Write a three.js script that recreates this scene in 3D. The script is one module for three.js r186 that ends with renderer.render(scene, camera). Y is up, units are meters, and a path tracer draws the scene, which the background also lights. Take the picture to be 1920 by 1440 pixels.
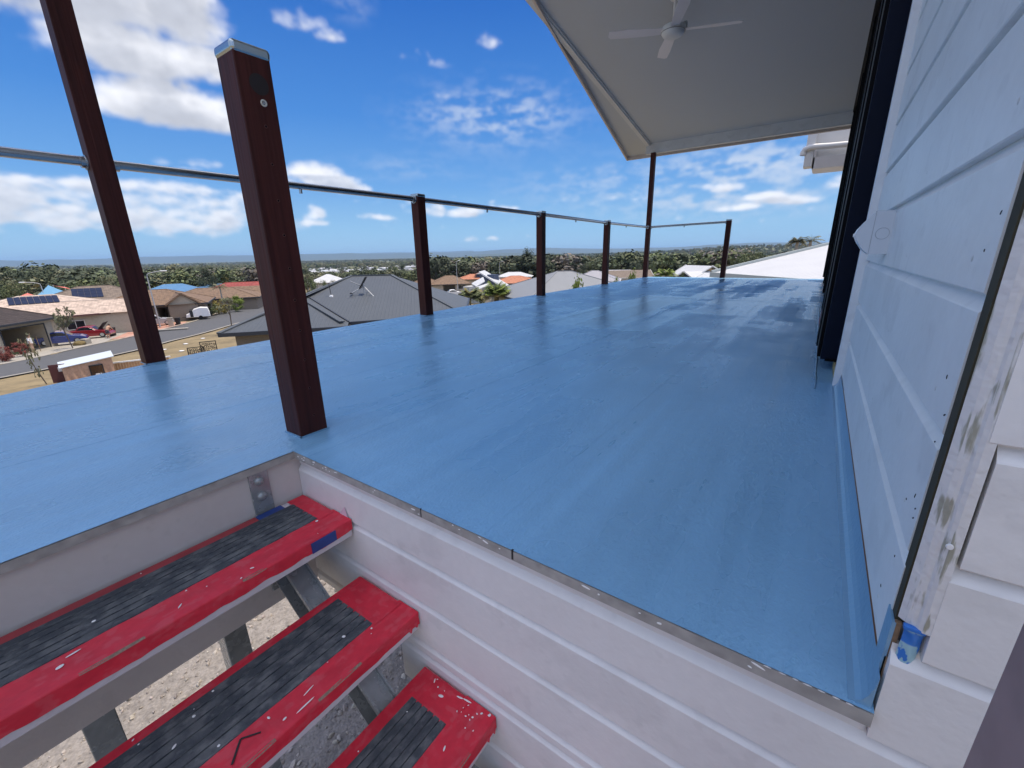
import * as THREE from 'three';
import { RoundedBoxGeometry } from 'three/addons/geometries/RoundedBoxGeometry.js';
import * as BGU from 'three/addons/utils/BufferGeometryUtils.js';
import { Brush, Evaluator, SUBTRACTION } from 'three-bvh-csg';
import { MarchingCubes } from 'three/addons/objects/MarchingCubes.js';

// ---------------------------------------------------------------- camera, sky, sun, exposure
const scene = new THREE.Scene();
const camera = new THREE.PerspectiveCamera(84.33, 4 / 3, 0.02, 60000);
camera.position.set(0, 0.525, 0);
camera.rotation.set(-0.29607, 0.61838, -0.02006, 'YXZ');
const renderer = new THREE.WebGLRenderer({ antialias: true });
renderer.toneMapping = THREE.LinearToneMapping;
renderer.toneMappingExposure = 1.72;
renderer.shadowMap.enabled = true;
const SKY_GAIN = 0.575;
const sun = new THREE.DirectionalLight(0xfff1dc, 2.6);
sun.position.set(12, 95, -24);
sun.castShadow = true; sun.shadow.radius = 1.2;
sun.shadow.camera.left = -40; sun.shadow.camera.right = 40; sun.shadow.camera.top = 40; sun.shadow.camera.bottom = -40; sun.shadow.camera.far = 300;
sun.shadow.mapSize.set(2048, 2048);
scene.add(sun, sun.target);
scene.fog = new THREE.FogExp2(0xa8cef8, 0.00005);

// ---------------------------------------------------------------- random numbers and noise
function rng(seed) { let a = seed >>> 0; return () => { a = (a + 0x6d2b79f5) | 0; let t = Math.imul(a ^ (a >>> 15), 1 | a); t = (t + Math.imul(t ^ (t >>> 7), 61 | t)) ^ t; return ((t ^ (t >>> 14)) >>> 0) / 4294967296; }; }
const PERM = (() => { const r = rng(77), f = new Float32Array(65536); for (let i = 0; i < 65536; i++) f[i] = r(); return f; })();
function vn(x, y, px = 256, py = 256) {           // value noise, repeating every px, py cells
  const xi = Math.floor(x), yi = Math.floor(y), fx = x - xi, fy = y - yi;
  const x0 = ((xi % px) + px) % px, x1 = (x0 + 1) % px, y0 = ((yi % py) + py) % py, y1 = (y0 + 1) % py;
  const u = fx * fx * (3 - 2 * fx), v = fy * fy * (3 - 2 * fy);
  const a = PERM[(x0 & 255) + (y0 & 255) * 256], b = PERM[(x1 & 255) + (y0 & 255) * 256], c = PERM[(x0 & 255) + (y1 & 255) * 256], d = PERM[(x1 & 255) + (y1 & 255) * 256];
  return a + (b - a) * u + (c - a) * v + (a - b - c + d) * u * v;
}
function fbm(x, y, oct = 4, px = 256, py = 256) { let s = 0, a = 0.5, n = 0; for (let i = 0; i < oct; i++) { s += a * vn(x + i * 17, y + i * 31, px, py); n += a; a *= 0.5; x *= 2; y *= 2; px *= 2; py *= 2; } return s / n; }
const lerp = (a, b, t) => a + (b - a) * t, clamp = (v, a = 0, b = 1) => Math.min(b, Math.max(a, v));
const sstep = (a, b, x) => { const t = clamp((x - a) / (b - a)); return t * t * (3 - 2 * t); };

// ---------------------------------------------------------------- the sky: air and clouds, the unseen clouds brightened as fill light
function makeSky() {
  const W = 2048, H = 1024, data = new Float32Array(W * H * 4);
  const stops = [[-90, .30, .36, .42], [-2, .42, .58, .74], [0, .41, .65, .89], [3, .33, .60, .89], [8, .17, .42, .84], [15, .078, .28, .74], [25, .034, .170, .60], [40, .03, .135, .50], [90, .022, .09, .40]];
  const grad = (el) => { let i = 0; while (i < stops.length - 2 && el > stops[i + 1][0]) i++; const a = stops[i], b = stops[i + 1], t = clamp((el - a[0]) / (b[0] - a[0])); return [lerp(a[1], b[1], t), lerp(a[2], b[2], t), lerp(a[3], b[3], t)]; };
  // cumulus: azimuth, elevation, half widths, strength
  const B = [[86, 21.5, 15, 6.2, 1.5], [76, 22, 10, 5.6, 1.5], [68.5, 21.5, 5.5, 4.2, 1.35], [72.5, 17.5, 7, 3.0, 1.15], [67.2, 17.4, 3.4, 2.0, 1.0], [70.6, 13.8, 6.6, 2.7, 1.45], [66.9, 12.9, 4.6, 1.4, 1.0], [98, 23, 9, 6, .9],
    [57.6, 8.6, 3.6, 1.9, 1.05], [55.3, 7.9, 3.2, 1.3, .8], [60.5, 8.0, 2.0, 1.3, .7], [70, 9.3, 2.6, .6, .5], [58.7, 4.9, 1.3, 1.1, .6], [58.5, 3.9, 1.6, .5, .6],
    [40.8, 5.0, 2.6, .9, .75], [44.6, 5.2, 1.6, 1.0, .65], [51.5, 4.6, 2.2, .5, .6], [36, 5.4, 2.2, .5, .42], [40.3, 2.0, 1.0, .45, .55], [37.5, 2.0, .9, .35, .45], [32.5, 2.2, .9, .3, .35], [6.3, 5.5, 2.4, .55, .85], [3.5, 4.9, 3.2, .6, .7], [8.5, 4.5, 3.5, .45, .5], [-4, 6, 5, 1.2, .8],
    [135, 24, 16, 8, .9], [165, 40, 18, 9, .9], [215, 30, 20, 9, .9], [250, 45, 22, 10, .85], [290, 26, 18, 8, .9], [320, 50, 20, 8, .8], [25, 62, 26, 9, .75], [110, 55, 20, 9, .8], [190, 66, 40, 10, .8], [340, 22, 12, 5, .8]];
  B.push([57, 22.3, 2.2, .8, .28], [54.5, 21.6, 1.4, .6, .24], [46, 20.6, 2.0, .7, .26], [43.6, 19.9, 1.4, .5, .24], [37.8, 22, 1.8, .7, .26], [42.5, 17.2, 1.6, .6, .26], [44.5, 15.2, 1.4, .6, .24], [10, 6.6, 2.6, .6, .5]);
  const dAz = (a, b) => { let d = a - b; while (d > 180) d -= 360; while (d < -180) d += 360; return d; };
  const den = (az, el) => {
    let m = -1;
    for (const b of B) { const x = dAz(az, b[0]) / b[2]; if (x > 1.6 || x < -1.6) continue; const dy = el - b[1], y = dy / (dy < 0 ? b[3] * .62 : b[3]); const v = b[4] * (1 - x * x - y * y); if (v > m) m = v; }
    if (el < 8.5) {                                 // the low bank of streaky cloud on the left, thinner elsewhere
      const k = clamp((8.3 - el) / 1.3) * clamp((el - 1.4) / 2.2), w = sstep(56, 70, az) * sstep(130, 105, az);
      m = Math.max(m, lerp(-.50 + .1 * k, .52, w * k) - (1 - k) * .5);
    }
    if (az > 118 || az < -8 || el > 40) m = Math.max(m, -.03 + .16 * clamp((el - 4) / 10));   // unseen broken cumulus, added over the rest of the sky as fill light
    const n = fbm(az * (el < 9 ? .40 : .30), el * (el < 9 ? .95 : .42), 7), n2 = fbm(az * 1.3 + 60, el * 1.7, 4);
    return m + 1.75 * (n - .5) + .55 * (n2 - .5);
  };
  for (let j = 0; j < H; j++) {
    const el = ((j + .5) / H - .5) * 180, g = grad(el);
    for (let i = 0; i < W; i++) {
      const ph = ((i + .5) / W - .5) * 2 * Math.PI, x = Math.cos(ph), z = Math.sin(ph);
      let az = Math.atan2(-x, -z) * 180 / Math.PI; if (az < -20) az += 360;
      let c = g.slice();
      if (el > .3 && el < 80) {
        // thin high cirrus
        const cw = (a, e, ra, re) => Math.exp(-((dAz(az, a) / ra) ** 2) - ((el - e) / re) ** 2);
        let ci = .9 * cw(36.5, 15.3, 8, 2.6) + .95 * cw(7, 8.6, 10, 2.6) + .45 * cw(22, 8, 12, 2) + .28 * cw(48, 10, 6, 1.2) + .7 * cw(10, 5.2, 13, 1.5) + .35 * cw(52, 24, 2, 1);
        if (ci > .02) { const s = fbm(az * .5 + el * .45, el * 1.5 - az * .12, 6), s2 = fbm(az * 1.6, el * 2.4, 4); ci *= sstep(.36, .72, s * .72 + s2 * .28) * .8; c = c.map((v, k) => lerp(v, [.72, .80, .93][k], clamp(ci))); }
        const d = den(az, el), a = sstep(-.16, el < 9 ? .75 : .9, d);
        if (a > 0) {
          const up = den(az + .5, el + (el < 9 ? .5 : 1.3)), sh = clamp(sstep(.0, 1.5, up)), fillBoost = 1 + 2.3 * Math.max(sstep(28, 52, el), .35 * sstep(112, 150, az)), br = 1.04 * fillBoost * (1 - .34 * sh) * (.90 + .2 * fbm(az * .9, el * 1.3, 4));  // high and out-of-view clouds made brighter to fill the shaded foreground
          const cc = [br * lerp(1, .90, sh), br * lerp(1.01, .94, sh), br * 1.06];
          const al = a * (el < 9 ? .86 : .97);
          c = c.map((v, k) => lerp(v, cc[k], al));
        }
      }
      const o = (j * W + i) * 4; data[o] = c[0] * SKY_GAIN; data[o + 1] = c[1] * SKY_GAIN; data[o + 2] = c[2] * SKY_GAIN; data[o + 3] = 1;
    }
  }
  const t = new THREE.DataTexture(data, W, H, THREE.RGBAFormat, THREE.FloatType);
  t.mapping = THREE.EquirectangularReflectionMapping; t.magFilter = t.minFilter = THREE.LinearFilter; t.needsUpdate = true;
  return t;
}
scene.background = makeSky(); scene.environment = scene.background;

// ---------------------------------------------------------------- textures and materials
function tex(w, h, fn, srgb = false, rep) {
  const d = new Uint8Array(w * h * 4);
  for (let j = 0; j < h; j++) for (let i = 0; i < w; i++) { const c = fn(i / w, j / h), o = (j * w + i) * 4; if (typeof c === 'number') d[o] = d[o + 1] = d[o + 2] = clamp(c) * 255; else { d[o] = clamp(c[0]) * 255; d[o + 1] = clamp(c[1]) * 255; d[o + 2] = clamp(c[2]) * 255; } d[o + 3] = 255; }
  const t = new THREE.DataTexture(d, w, h); t.wrapS = t.wrapT = THREE.RepeatWrapping; t.magFilter = THREE.LinearFilter; t.minFilter = THREE.LinearMipmapLinearFilter; t.generateMipmaps = true;
  if (srgb) t.colorSpace = THREE.SRGBColorSpace; if (rep) t.repeat.set(rep[0], rep[1]); t.needsUpdate = true; return t;
}
const toS = (v) => v <= 0.0031308 ? 12.92 * v : 1.055 * Math.pow(v, 1 / 2.4) - 0.055;
const S = (r, g, b) => [toS(r), toS(g), toS(b)];     // linear base colour to texture value
const mat = (rgb, rough = .8, o = {}) => { const m = new THREE.MeshStandardMaterial({ roughness: rough, ...o }); m.color.setRGB(...rgb); return m; };
const pmat = (rgb, rough, o = {}) => { const m = new THREE.MeshPhysicalMaterial({ roughness: rough, ...o }); m.color.setRGB(...rgb); return m; };
// grain that varies around one, repeating over a square of the given size in metres
const grain = (size, cells, amp, oct = 5, n = 256, sx = 1, sy = 1) => tex(n, n, (u, v) => { const k = 1 + amp * 2 * (fbm(u * cells * sx, v * cells * sy, oct, cells * sx, cells * sy) - .5); return [k * .8, k * .8, k * .8]; }, false, [1 / size, 1 / size]);
const TX = {};
TX.plainGrain = grain(1.3, 8, .09, 5);
TX.fineBump = tex(256, 256, (u, v) => fbm(u * 32, v * 32, 3, 32, 32), false, [1 / .22, 1 / .22]);
TX.paintMap = tex(512, 512, (u, v) => { const a = fbm(u * 5, v * 5, 5, 5, 5), b = vn(u * 90, v * 90, 90, 90), s = sstep(.70, .78, fbm(u * 24 + 5, v * 24, 4, 24, 24)); const sm = sstep(.62, .74, fbm(u * 7 + 3, v * 11 + 1, 5, 7, 11)), k = .965 + .07 * (a - .5) + .015 * (b - .5) - .022 * s - .03 * sm; return [k, k, k]; }, true, [1 / 1.1, 1 / 1.1]);
// painted wall boards
const paint = (rgb, rough = .45) => { const m = mat(rgb, rough, { map: TX.paintMap, bumpMap: TX.fineBump, bumpScale: .0004 }); return m; };
const M = {};
M.board = paint([.81, .84, .83]); M.boardFront = paint([.81, .795, .775], .5); M.trim = paint([.82, .83, .84], .4); M.fascia = paint([.62, .57, .53], .55);
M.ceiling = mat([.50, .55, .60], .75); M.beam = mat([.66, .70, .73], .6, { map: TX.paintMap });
M.black = pmat([.003, .003, .004], .6, { specularIntensity: .2 }); M.navy = pmat([.004, .007, .020], .4, { specularIntensity: .25 });
M.darkGlass = pmat([.01, .012, .016], .05);
M.plastic = mat([.62, .66, .70], .35);
M.steel = mat([.42, .44, .45], .24, { metalness: 1 });
M.galv = mat([.40, .43, .43], .45, { metalness: .35, map: tex(256, 256, (u, v) => { const a = fbm(u * 14, v * 14, 3, 14, 14), b = fbm(u * 4, v * 4, 4, 4, 4); const k = .62 + .3 * a + .25 * (b - .5); return [k, k, k * 1.02]; }, false, [3, 3]) });
M.galv.roughnessMap = tex(128, 128, (u, v) => .55 + .6 * (fbm(u * 10, v * 10, 4, 10, 10) - .5), false, [4, 4]);
M.capSteel = mat([.45, .51, .52], .22, { metalness: .9 });
// merbau timber: reddish dark brown with straight grain
M.timber = pmat([1, 1, 1], .55, { specularIntensity: .4,
  map: tex(512, 1024, (u, v) => { const g = fbm(u * 40, v * 5, 5, 40, 5), f = fbm(u * 150, v * 10, 3, 150, 10), w = fbm(u * 3, v * 2, 3, 3, 2), p = sstep(.68, .8, fbm(u * 9 + 3, v * 6, 4, 9, 6)); const k = .40 + 1.05 * g * (.55 + .45 * f) + .55 * (w - .5); return S(.064 * k + .028 * p, .0165 * k + .005 * p, .0125 * k + .002 * p); }, true, [1 / .5, 1 / 1.6]),
  bumpMap: tex(256, 512, (u, v) => fbm(u * 60, v * 6, 4, 60, 6), false, [1 / .4, 1 / 1.6]), bumpScale: .0009,
});
// the liquid membrane on the deck
const DW = 3.4, DL = 12.6, DX0 = -3.12, DZ0 = -9.9;     // the sheet of the coarse map
const dUV = (u, v) => [DX0 + u * DW, DZ0 + v * DL];
const lapEdges = (() => { const r = rng(5), a = []; for (let i = 0; i < 74; i++) { const far = i > 14; a.push({ x: far ? -1.9 + r() * 2 : -3 + r() * 2.6, z: far ? -9.4 + r() * 6.4 : -5 + r() * 4.4, w: .08 + r() * .24, l: .35 + r() * 1.3, s: (r() - .5) * (far ? 1.5 : .22) }); } return a; })();
const seamZ = [-5.25, -7.65], seamX = [-2.35, -1.735, -1.09, -.47];
function deckField(x, z) {                                    // paint thickness: roller runs along the deck, laps, seams of the sheets below
  let t = .5 + .25 * (fbm(x * 4.4 + 20, z * .55 + 9, 4) - .5) + .16 * (fbm(x * 26, z * 1.1, 3) - .5) + .2 * (fbm(x * 1.3, z * .8 + 4, 4) - .5);
  for (const p of lapEdges) { const fx = sstep(p.w, p.w - .02, Math.abs(x - p.x + .03 * (vn(z * 6, p.x * 9) - .5))), fz = sstep(p.l, p.l - .05, Math.abs(z - p.z + .1 * (vn(x * 14, p.z * 7) - .5))); t += .26 * p.s * fx * fz; }
  return t;
}
const deckMap = tex(640, 2048, (u, v) => {
  const [x, z] = dUV(u, v); let k = 1 + 1.0 * (deckField(x, z) - .5), w = fbm(x * 3, z * 2.2 + 40, 5); k *= 1 + .10 * (w - .5);
  const g = fbm(x * 40, z * 40, 3); k *= 1 + .05 * (g - .5);
  const white = sstep(.76, .84, fbm(x * 9 + 70, z * 3.5, 5)) * sstep(-5, -7, z) * .35;          // chalky roller marks at the far end
  return S(lerp(.205 * k, .44, white), lerp(.42 * k, .58, white), lerp(.62 * k, .74, white));
}, true);
const deckRough = tex(320, 1024, (u, v) => { const [x, z] = dUV(u, v); return clamp(  .30 + .95 * (deckField(x, z) - .5) + .22 * (fbm(x * 6, z * 6, 4) - .5), .16, .8); });
const deckBump = tex(1024, 1024, (u, v) => {                   // orange peel left by the roller, with short drag marks
  const a = fbm(u * 70, v * 46, 3, 70, 46), d = fbm(u * 26 + 3 * fbm(u * 6, v * 6, 2, 6, 6), v * 9, 3, 26, 9), f = fbm(u * 160, v * 30, 2, 160, 30), q = Math.pow(vn(u * 130, v * 130, 130, 130), 6);
  return .46 * a + .26 * d + .18 * f + .18 * q;
});
M.deck = pmat([1, 1, 1], 1, { ior: 1.85, map: deckMap, roughnessMap: deckRough, bumpMap: deckBump, bumpScale: .0021 });
for (const t of [deckMap, deckRough]) { t.repeat.set(1 / DW, 1 / DL); t.offset.set(-DX0 / DW, -DZ0 / DL); }
deckBump.repeat.set(1 / .46, 1 / .46);
M.deckPlain = pmat([.215, .43, .63], .3, { ior: 1.8, map: TX.plainGrain, bumpMap: TX.fineBump, bumpScale: .0008 });
M.sheetEdge = mat([.42, .40, .37], .9, { map: grain(.5, 24, .35, 4) });
// stair finishes
M.tape = mat([1, 1, 1], .52, {
  map: tex(256, 1024, (u, v) => { const a = fbm(u * 8, v * 22, 5, 8, 22), b = fbm(u * 30, v * 90, 3, 30, 90), s = sstep(.57, .70, fbm(u * 20 + 9, v * 50, 5, 20, 50)) + .3 * sstep(.60, .68, fbm(u * 4 + 3, v * 70, 3, 4, 70)); const k = .86 + .3 * (a - .5) + .16 * (b - .5); return S(lerp(.70 * k, .60, s * .2), lerp(.022 * k, .16, s * .2), lerp(.05 * k, .18, s * .2)); }, true, [1 / .3, 1 / 1.2]),
  bumpMap: tex(128, 512, (u, v) => fbm(u * 10, v * 26, 4, 10, 26), false, [1 / .2, 1 / .8]), bumpScale: .0014,
});
M.tapeOld = mat([.42, .05, .06], .6, { map: grain(.4, 10, .3) });
M.tapeBlue = mat([.02, .06, .26], .4, { map: grain(.2, 8, .25) });
M.grip = mat([1, 1, 1], .78, {
  map: tex(512, 1024, (u, v) => { const d = fbm(u * 7, v * 14, 5, 7, 14), e = sstep(.52, .75, fbm(u * 26, v * 30, 4, 26, 30)), m = .8 + .4 * vn(u * 180, v * 360, 180, 360); const dust = clamp(sstep(.42, .75, d) * .42 + e * .30); return S(lerp(.050 * m, .19, dust), lerp(.058 * m, .195, dust), lerp(.068 * m, .195, dust)); }, true, [1 / .2, 1 / .42]),
  bumpMap: tex(512, 512, (u, v) => .5 + .25 * Math.sin(u * 128 * Math.PI * 2) + .25 * Math.sin(v * 128 * Math.PI * 2), false, [1 / .2, 1 / .2]), bumpScale: .0005,
});
M.treadPaint = paint([.62, .585, .60], .5); M.rawWood = mat([.30, .20, .12], .8, { map: grain(.3, 10, .4, 5, 256, 1, 4) });
M.whitePaint = mat([.78, .77, .75], .45);
// ground
M.gravel = mat([1, 1, 1], .95, {
  map: tex(1024, 1024, (u, v) => { const a = fbm(u * 6, v * 6, 5, 6, 6), b = fbm(u * 60, v * 60, 3, 60, 60), c = vn(u * 170, v * 170, 170, 170); const k = .75 + .3 * (a - .5) + .45 * (b - .5) + .25 * (c - .5); return S(.33 * k, .30 * k, .275 * k); }, true, [1 / 2.2, 1 / 2.2]),
  bumpMap: tex(512, 512, (u, v) => .6 * fbm(u * 40, v * 40, 4, 40, 40) + .4 * fbm(u * 110, v * 110, 2, 110, 110), false, [1 / 1.6, 1 / 1.6]), bumpScale: .02,
});
M.stone = mat([.40, .36, .33], .9);
M.asphalt = mat([.105, .108, .115], .9, { map: grain(6, 24, .14) });
M.concrete = mat([.40, .37, .32], .9, { map: grain(5, 12, .15) });
M.pink = mat([.55, .30, .22], .9, { map: grain(3, 10, .15) });
M.pinkDark = mat([.33, .13, .10], .9, { map: grain(3, 10, .15) });
M.terrain = mat([1, 1, 1], 1, { vertexColors: true, map: tex(512, 512, (u, v) => { const a = fbm(u * 8, v * 8, 5, 8, 8), b = fbm(u * 70, v * 70, 3, 70, 70), k = 1 + .8 * (a - .5) + .5 * (b - .5); return [k * .8, k * .8, k * .8]; }, false, [1 / 14, 1 / 14]) });
// roofs: tiles (rows every 0.32 m), ribbed metal
const tileMat = (rgb) => mat(rgb, .8, {
  map: tex(256, 256, (u, v) => { const row = Math.floor(v * 10), col = Math.floor(u * 8 + (row & 1) * .5), k = .82 + .3 * (PERM[(row * 37 + (col % 8) * 91) & 65535] - .5) + .3 * (fbm(u * 6, v * 6, 4, 6, 6) - .5); return [k, k, k]; }, false, [1 / 3.2, 1 / 3.2]),
  bumpMap: tex(128, 128, (u, v) => { const r = (v * 10) % 1; return .75 * (1 - r) + .25 * (.5 + .5 * Math.sin(u * 10 * 2 * Math.PI)); }, false, [1 / 3.2, 1 / 3.2]), bumpScale: .05,
});
const ribBump = tex(128, 32, (u) => { const r = (u * 4) % 1; return r < .14 ? 1 : r < .2 ? .4 : r > .94 ? .4 : 0; }, false, [1 / .9, 1]);
const metalRoof = (rgb, rough = .5) => mat(rgb, rough, { bumpMap: ribBump, bumpScale: .03, map: grain(4, 6, .06) });
M.roofGrey = metalRoof([.085, .097, .108], .55); M.roofGrey.bumpScale = .010; M.roofMid = metalRoof([.27, .285, .30], .5); M.roofLilac = metalRoof([.40, .39, .42], .5); M.roofWhite = metalRoof([.66, .67, .68], .5); M.roofPale = metalRoof([.62, .64, .68], .5); M.roofBlue = metalRoof([.10, .25, .46], .5);
M.tileCream = tileMat([.56, .44, .36]); M.tileBrown = tileMat([.21, .135, .085]); M.tileDark = tileMat([.045, .032, .03]); M.tileRed = tileMat([.30, .055, .045]); M.tileOrange = tileMat([.50, .20, .11]); M.tileTaupe = tileMat([.20, .155, .12]); M.tileGrey = tileMat([.16, .14, .125]);
M.wallCream = mat([.56, .49, .38], .9, { map: TX.plainGrain }); M.wallBrick = mat([.33, .27, .21], .9, { map: TX.plainGrain }); M.wallWhite = mat([.68, .68, .66], .8, { map: TX.plainGrain }); M.wallBlue = mat([.055, .075, .13], .8); M.wallTan = mat([.42, .30, .18], .9);
M.window = pmat([.02, .025, .03], .1); M.solar = pmat([.012, .018, .045], .4, { specularIntensity: .35 }); M.doorWhite = mat([.72, .72, .72], .6); M.gutterDark = mat([.03, .035, .045], .5); M.gutterWhite = mat([.72, .71, .68], .5); M.ridgeCream = mat([.66, .56, .46], .8);
M.pole = mat([.45, .46, .47], .5, { metalness: .4 }); M.lampHead = mat([.72, .74, .76], .5);
M.bark = mat([.13, .105, .085], .95, { map: grain(.8, 8, .4, 5, 128, 1, 1) }); M.barkPale = mat([.40, .36, .31], .9);
const leafMat = (rgb) => mat(rgb, .85, { vertexColors: true, side: THREE.DoubleSide });
M.leafDark = leafMat([0.064, 0.08, 0.044]); M.leafMid = leafMat([0.105, 0.128, 0.054]); M.leafOlive = leafMat([0.155, 0.155, 0.088]); M.leafBright = leafMat([0.15, 0.2, 0.035]); M.leafYellow = leafMat([0.24, 0.2, 0.05]); M.leafRust = leafMat([0.19, 0.05, 0.04]); M.leafGrey = leafMat([.135, .118, .10]);
M.tan = mat([.60, .39, .28], .9, { map: grain(.8, 8, .2) }); M.maroon = mat([.10, .03, .03], .7); M.fenceOrange = mat([.46, .27, .15], .9);
M.skin = mat([.50, .30, .20], .7); M.hair = mat([.03, .02, .015], .8); M.cloth = mat([.05, .05, .07], .9);
M.carBlue = pmat([.005, .03, .20], .25, { clearcoat: 1, clearcoatRoughness: .05 }); M.carRed = pmat([.28, .006, .014], .25, { clearcoat: 1, clearcoatRoughness: .05 }); M.tyre = mat([.012, .012, .013], .9); M.rim = mat([.6, .62, .62], .3, { metalness: .7 }); M.lens = mat([.7, .72, .75], .15); M.white = mat([.78, .78, .78], .5); M.dark = mat([.02, .02, .022], .7);
M.sailBlue = mat([.11, .27, .42], .8, { side: THREE.DoubleSide }); M.sailRed = mat([.62, .16, .12], .8, { side: THREE.DoubleSide });

// ---------------------------------------------------------------- geometry helpers
function uvBox(g) {                                            // metres: each face takes the two axes it lies along
  g = g.index ? g.toNonIndexed() : g; const p = g.attributes.position, n = p.count, uv = new Float32Array(n * 2), a = new THREE.Vector3(), b = new THREE.Vector3(), c = new THREE.Vector3();
  for (let i = 0; i < n; i += 3) {
    a.fromBufferAttribute(p, i); b.fromBufferAttribute(p, i + 1); c.fromBufferAttribute(p, i + 2);
    const N = b.clone().sub(a).cross(c.clone().sub(a)), x = Math.abs(N.x), y = Math.abs(N.y), z = Math.abs(N.z);
    [a, b, c].forEach((q, k) => { const [u, v] = y >= x && y >= z ? [q.x, q.z] : x >= z ? [q.z, q.y] : [q.x, q.y]; uv[(i + k) * 2] = u; uv[(i + k) * 2 + 1] = v; });
  }
  g.setAttribute('uv', new THREE.BufferAttribute(uv, 2)); return g;
}
function bx(x0, x1, y0, y1, z0, z1, r = 0) {                   // a box between limits, edges rounded by r
  const w = x1 - x0, h = y1 - y0, d = z1 - z0; const g = r > 0 ? new RoundedBoxGeometry(w, h, d, 2, Math.min(r, w / 2.01, h / 2.01, d / 2.01)) : new THREE.BoxGeometry(w, h, d);
  g.translate((x0 + x1) / 2, (y0 + y1) / 2, (z0 + z1) / 2); return uvBox(g);
}
function cyl(r0, r1, h, seg, pos, rot = [0, 0, 0]) { const g = new THREE.CylinderGeometry(r1, r0, h, seg); g.rotateX(rot[0]); g.rotateY(rot[1]); g.rotateZ(rot[2]); g.translate(...pos); return g; }
function tube(pts, r, seg = 8, n = 12) { return new THREE.TubeGeometry(new THREE.CatmullRomCurve3(pts.map((p) => new THREE.Vector3(...p))), n, r, seg); }
function rod(a, b, r, seg = 8) { const A = new THREE.Vector3(...a), Bv = new THREE.Vector3(...b), d = Bv.clone().sub(A), L = d.length(), g = new THREE.CylinderGeometry(r, r, L, seg); g.translate(0, L / 2, 0); g.applyQuaternion(new THREE.Quaternion().setFromUnitVectors(new THREE.Vector3(0, 1, 0), d.normalize())); g.translate(...a); return g; }
function bar(a, b, w, h) { const A = new THREE.Vector3(...a), Bv = new THREE.Vector3(...b), L = A.distanceTo(Bv), g = new THREE.BoxGeometry(w, h, L); const m = new THREE.Matrix4().lookAt(A, Bv, new THREE.Vector3(0, 1, 0)); g.applyMatrix4(m); g.translate((A.x + Bv.x) / 2, (A.y + Bv.y) / 2, (A.z + Bv.z) / 2); return uvBox(g); }
function merge(list) { list = list.map((g) => { g = g.index ? g.toNonIndexed() : g; const k = new THREE.BufferGeometry(); for (const a of ['position', 'normal', 'uv', 'color']) if (g.attributes[a]) k.setAttribute(a, g.attributes[a]); return k; }); return list.length === 1 ? list[0] : BGU.mergeGeometries(list); }
function extrude(pts, len, axis, at, opt = {}) {               // a 2-D outline pushed along an axis; 'x': outline is (z, y), 'z': outline is (x, y)
  const sh = new THREE.Shape(pts.map((p) => new THREE.Vector2(p[0], p[1]))); const g = new THREE.ExtrudeGeometry(sh, { depth: len, bevelEnabled: false, curveSegments: 8, ...opt });
  if (axis === 'x') { g.rotateY(Math.PI / 2); g.scale(1, 1, -1); const p = g.index; flip(g); } g.translate(...at); return uvBox(g);
}
function flip(g) { const f = (a, n) => { for (let i = 0; i < a.count; i += 3) for (let k = 0; k < n; k++) { const t = a.array[(i + 1) * n + k]; a.array[(i + 1) * n + k] = a.array[(i + 2) * n + k]; a.array[(i + 2) * n + k] = t; } }; for (const k of Object.keys(g.attributes)) f(g.attributes[k], g.attributes[k].itemSize); g.computeVertexNormals(); }
function poly3(faces) {                                        // flat faces given as corner lists; uv in metres along the first edge
  const P = [], U = [];
  for (const f of faces) {
    const v = f.map((q) => new THREE.Vector3(...q)), e = v[1].clone().sub(v[0]).normalize(), n = v[1].clone().sub(v[0]).cross(v[2].clone().sub(v[0])).normalize(), w = n.clone().cross(e);
    for (let i = 1; i < v.length - 1; i++) for (const q of [v[0], v[i], v[i + 1]]) { P.push(q.x, q.y, q.z); U.push(q.clone().sub(v[0]).dot(e), q.clone().sub(v[0]).dot(w)); }
  }
  const g = new THREE.BufferGeometry(); g.setAttribute('position', new THREE.Float32BufferAttribute(P, 3)); g.setAttribute('uv', new THREE.Float32BufferAttribute(U, 2)); g.computeVertexNormals(); return g;
}

// ---------------------------------------------------------------- naming
const used = {};
function numbered(n) { n = n.replace(/_\d{3}$/, ''); const k = used[n] = (used[n] ?? -1) + 1; return k ? n + '_' + String(k).padStart(3, '0') : n; }
function tag(o, label, category, group) { o.userData = { label, category }; if (group) o.userData.group = group; return o; }
function thing(name, label, category, pos = [0, 0, 0], turn = 0, group) { const o = new THREE.Group(); o.name = numbered(name); o.position.set(...pos); o.rotation.y = turn; tag(o, label, category, group); scene.add(o); return o; }
const SMALL = new Set(['paint_chip', 'paint_spot', 'paint_bead', 'wire_hole', 'wire_hole_rim', 'nail_hole', 'nail_head']);
function part(name, g, m, parent, label) { const o = new THREE.Mesh(Array.isArray(g) ? merge(g) : g, m); o.name = name; o.castShadow = o.receiveShadow = true; if (SMALL.has(name)) o.userData.kind = 'stuff'; if (label) o.userData.label = label; parent.add(o); return o; }
function struct(name, g, m) { const o = part(numbered(name), g, m, scene); o.userData.kind = 'structure'; return o; }
function stuff(o, label, category) { o.userData = { kind: 'stuff', label, category }; return o; }
function copy(src, label, pos, turn, scale) { const c = src.clone(); c.name = numbered(src.name); c.userData = { ...src.userData }; if (label) c.userData.label = label; if (pos) c.position.set(...pos); if (turn !== undefined) c.rotation.y = turn; if (scale) c.scale.setScalar(scale); scene.add(c); return c; }

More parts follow.
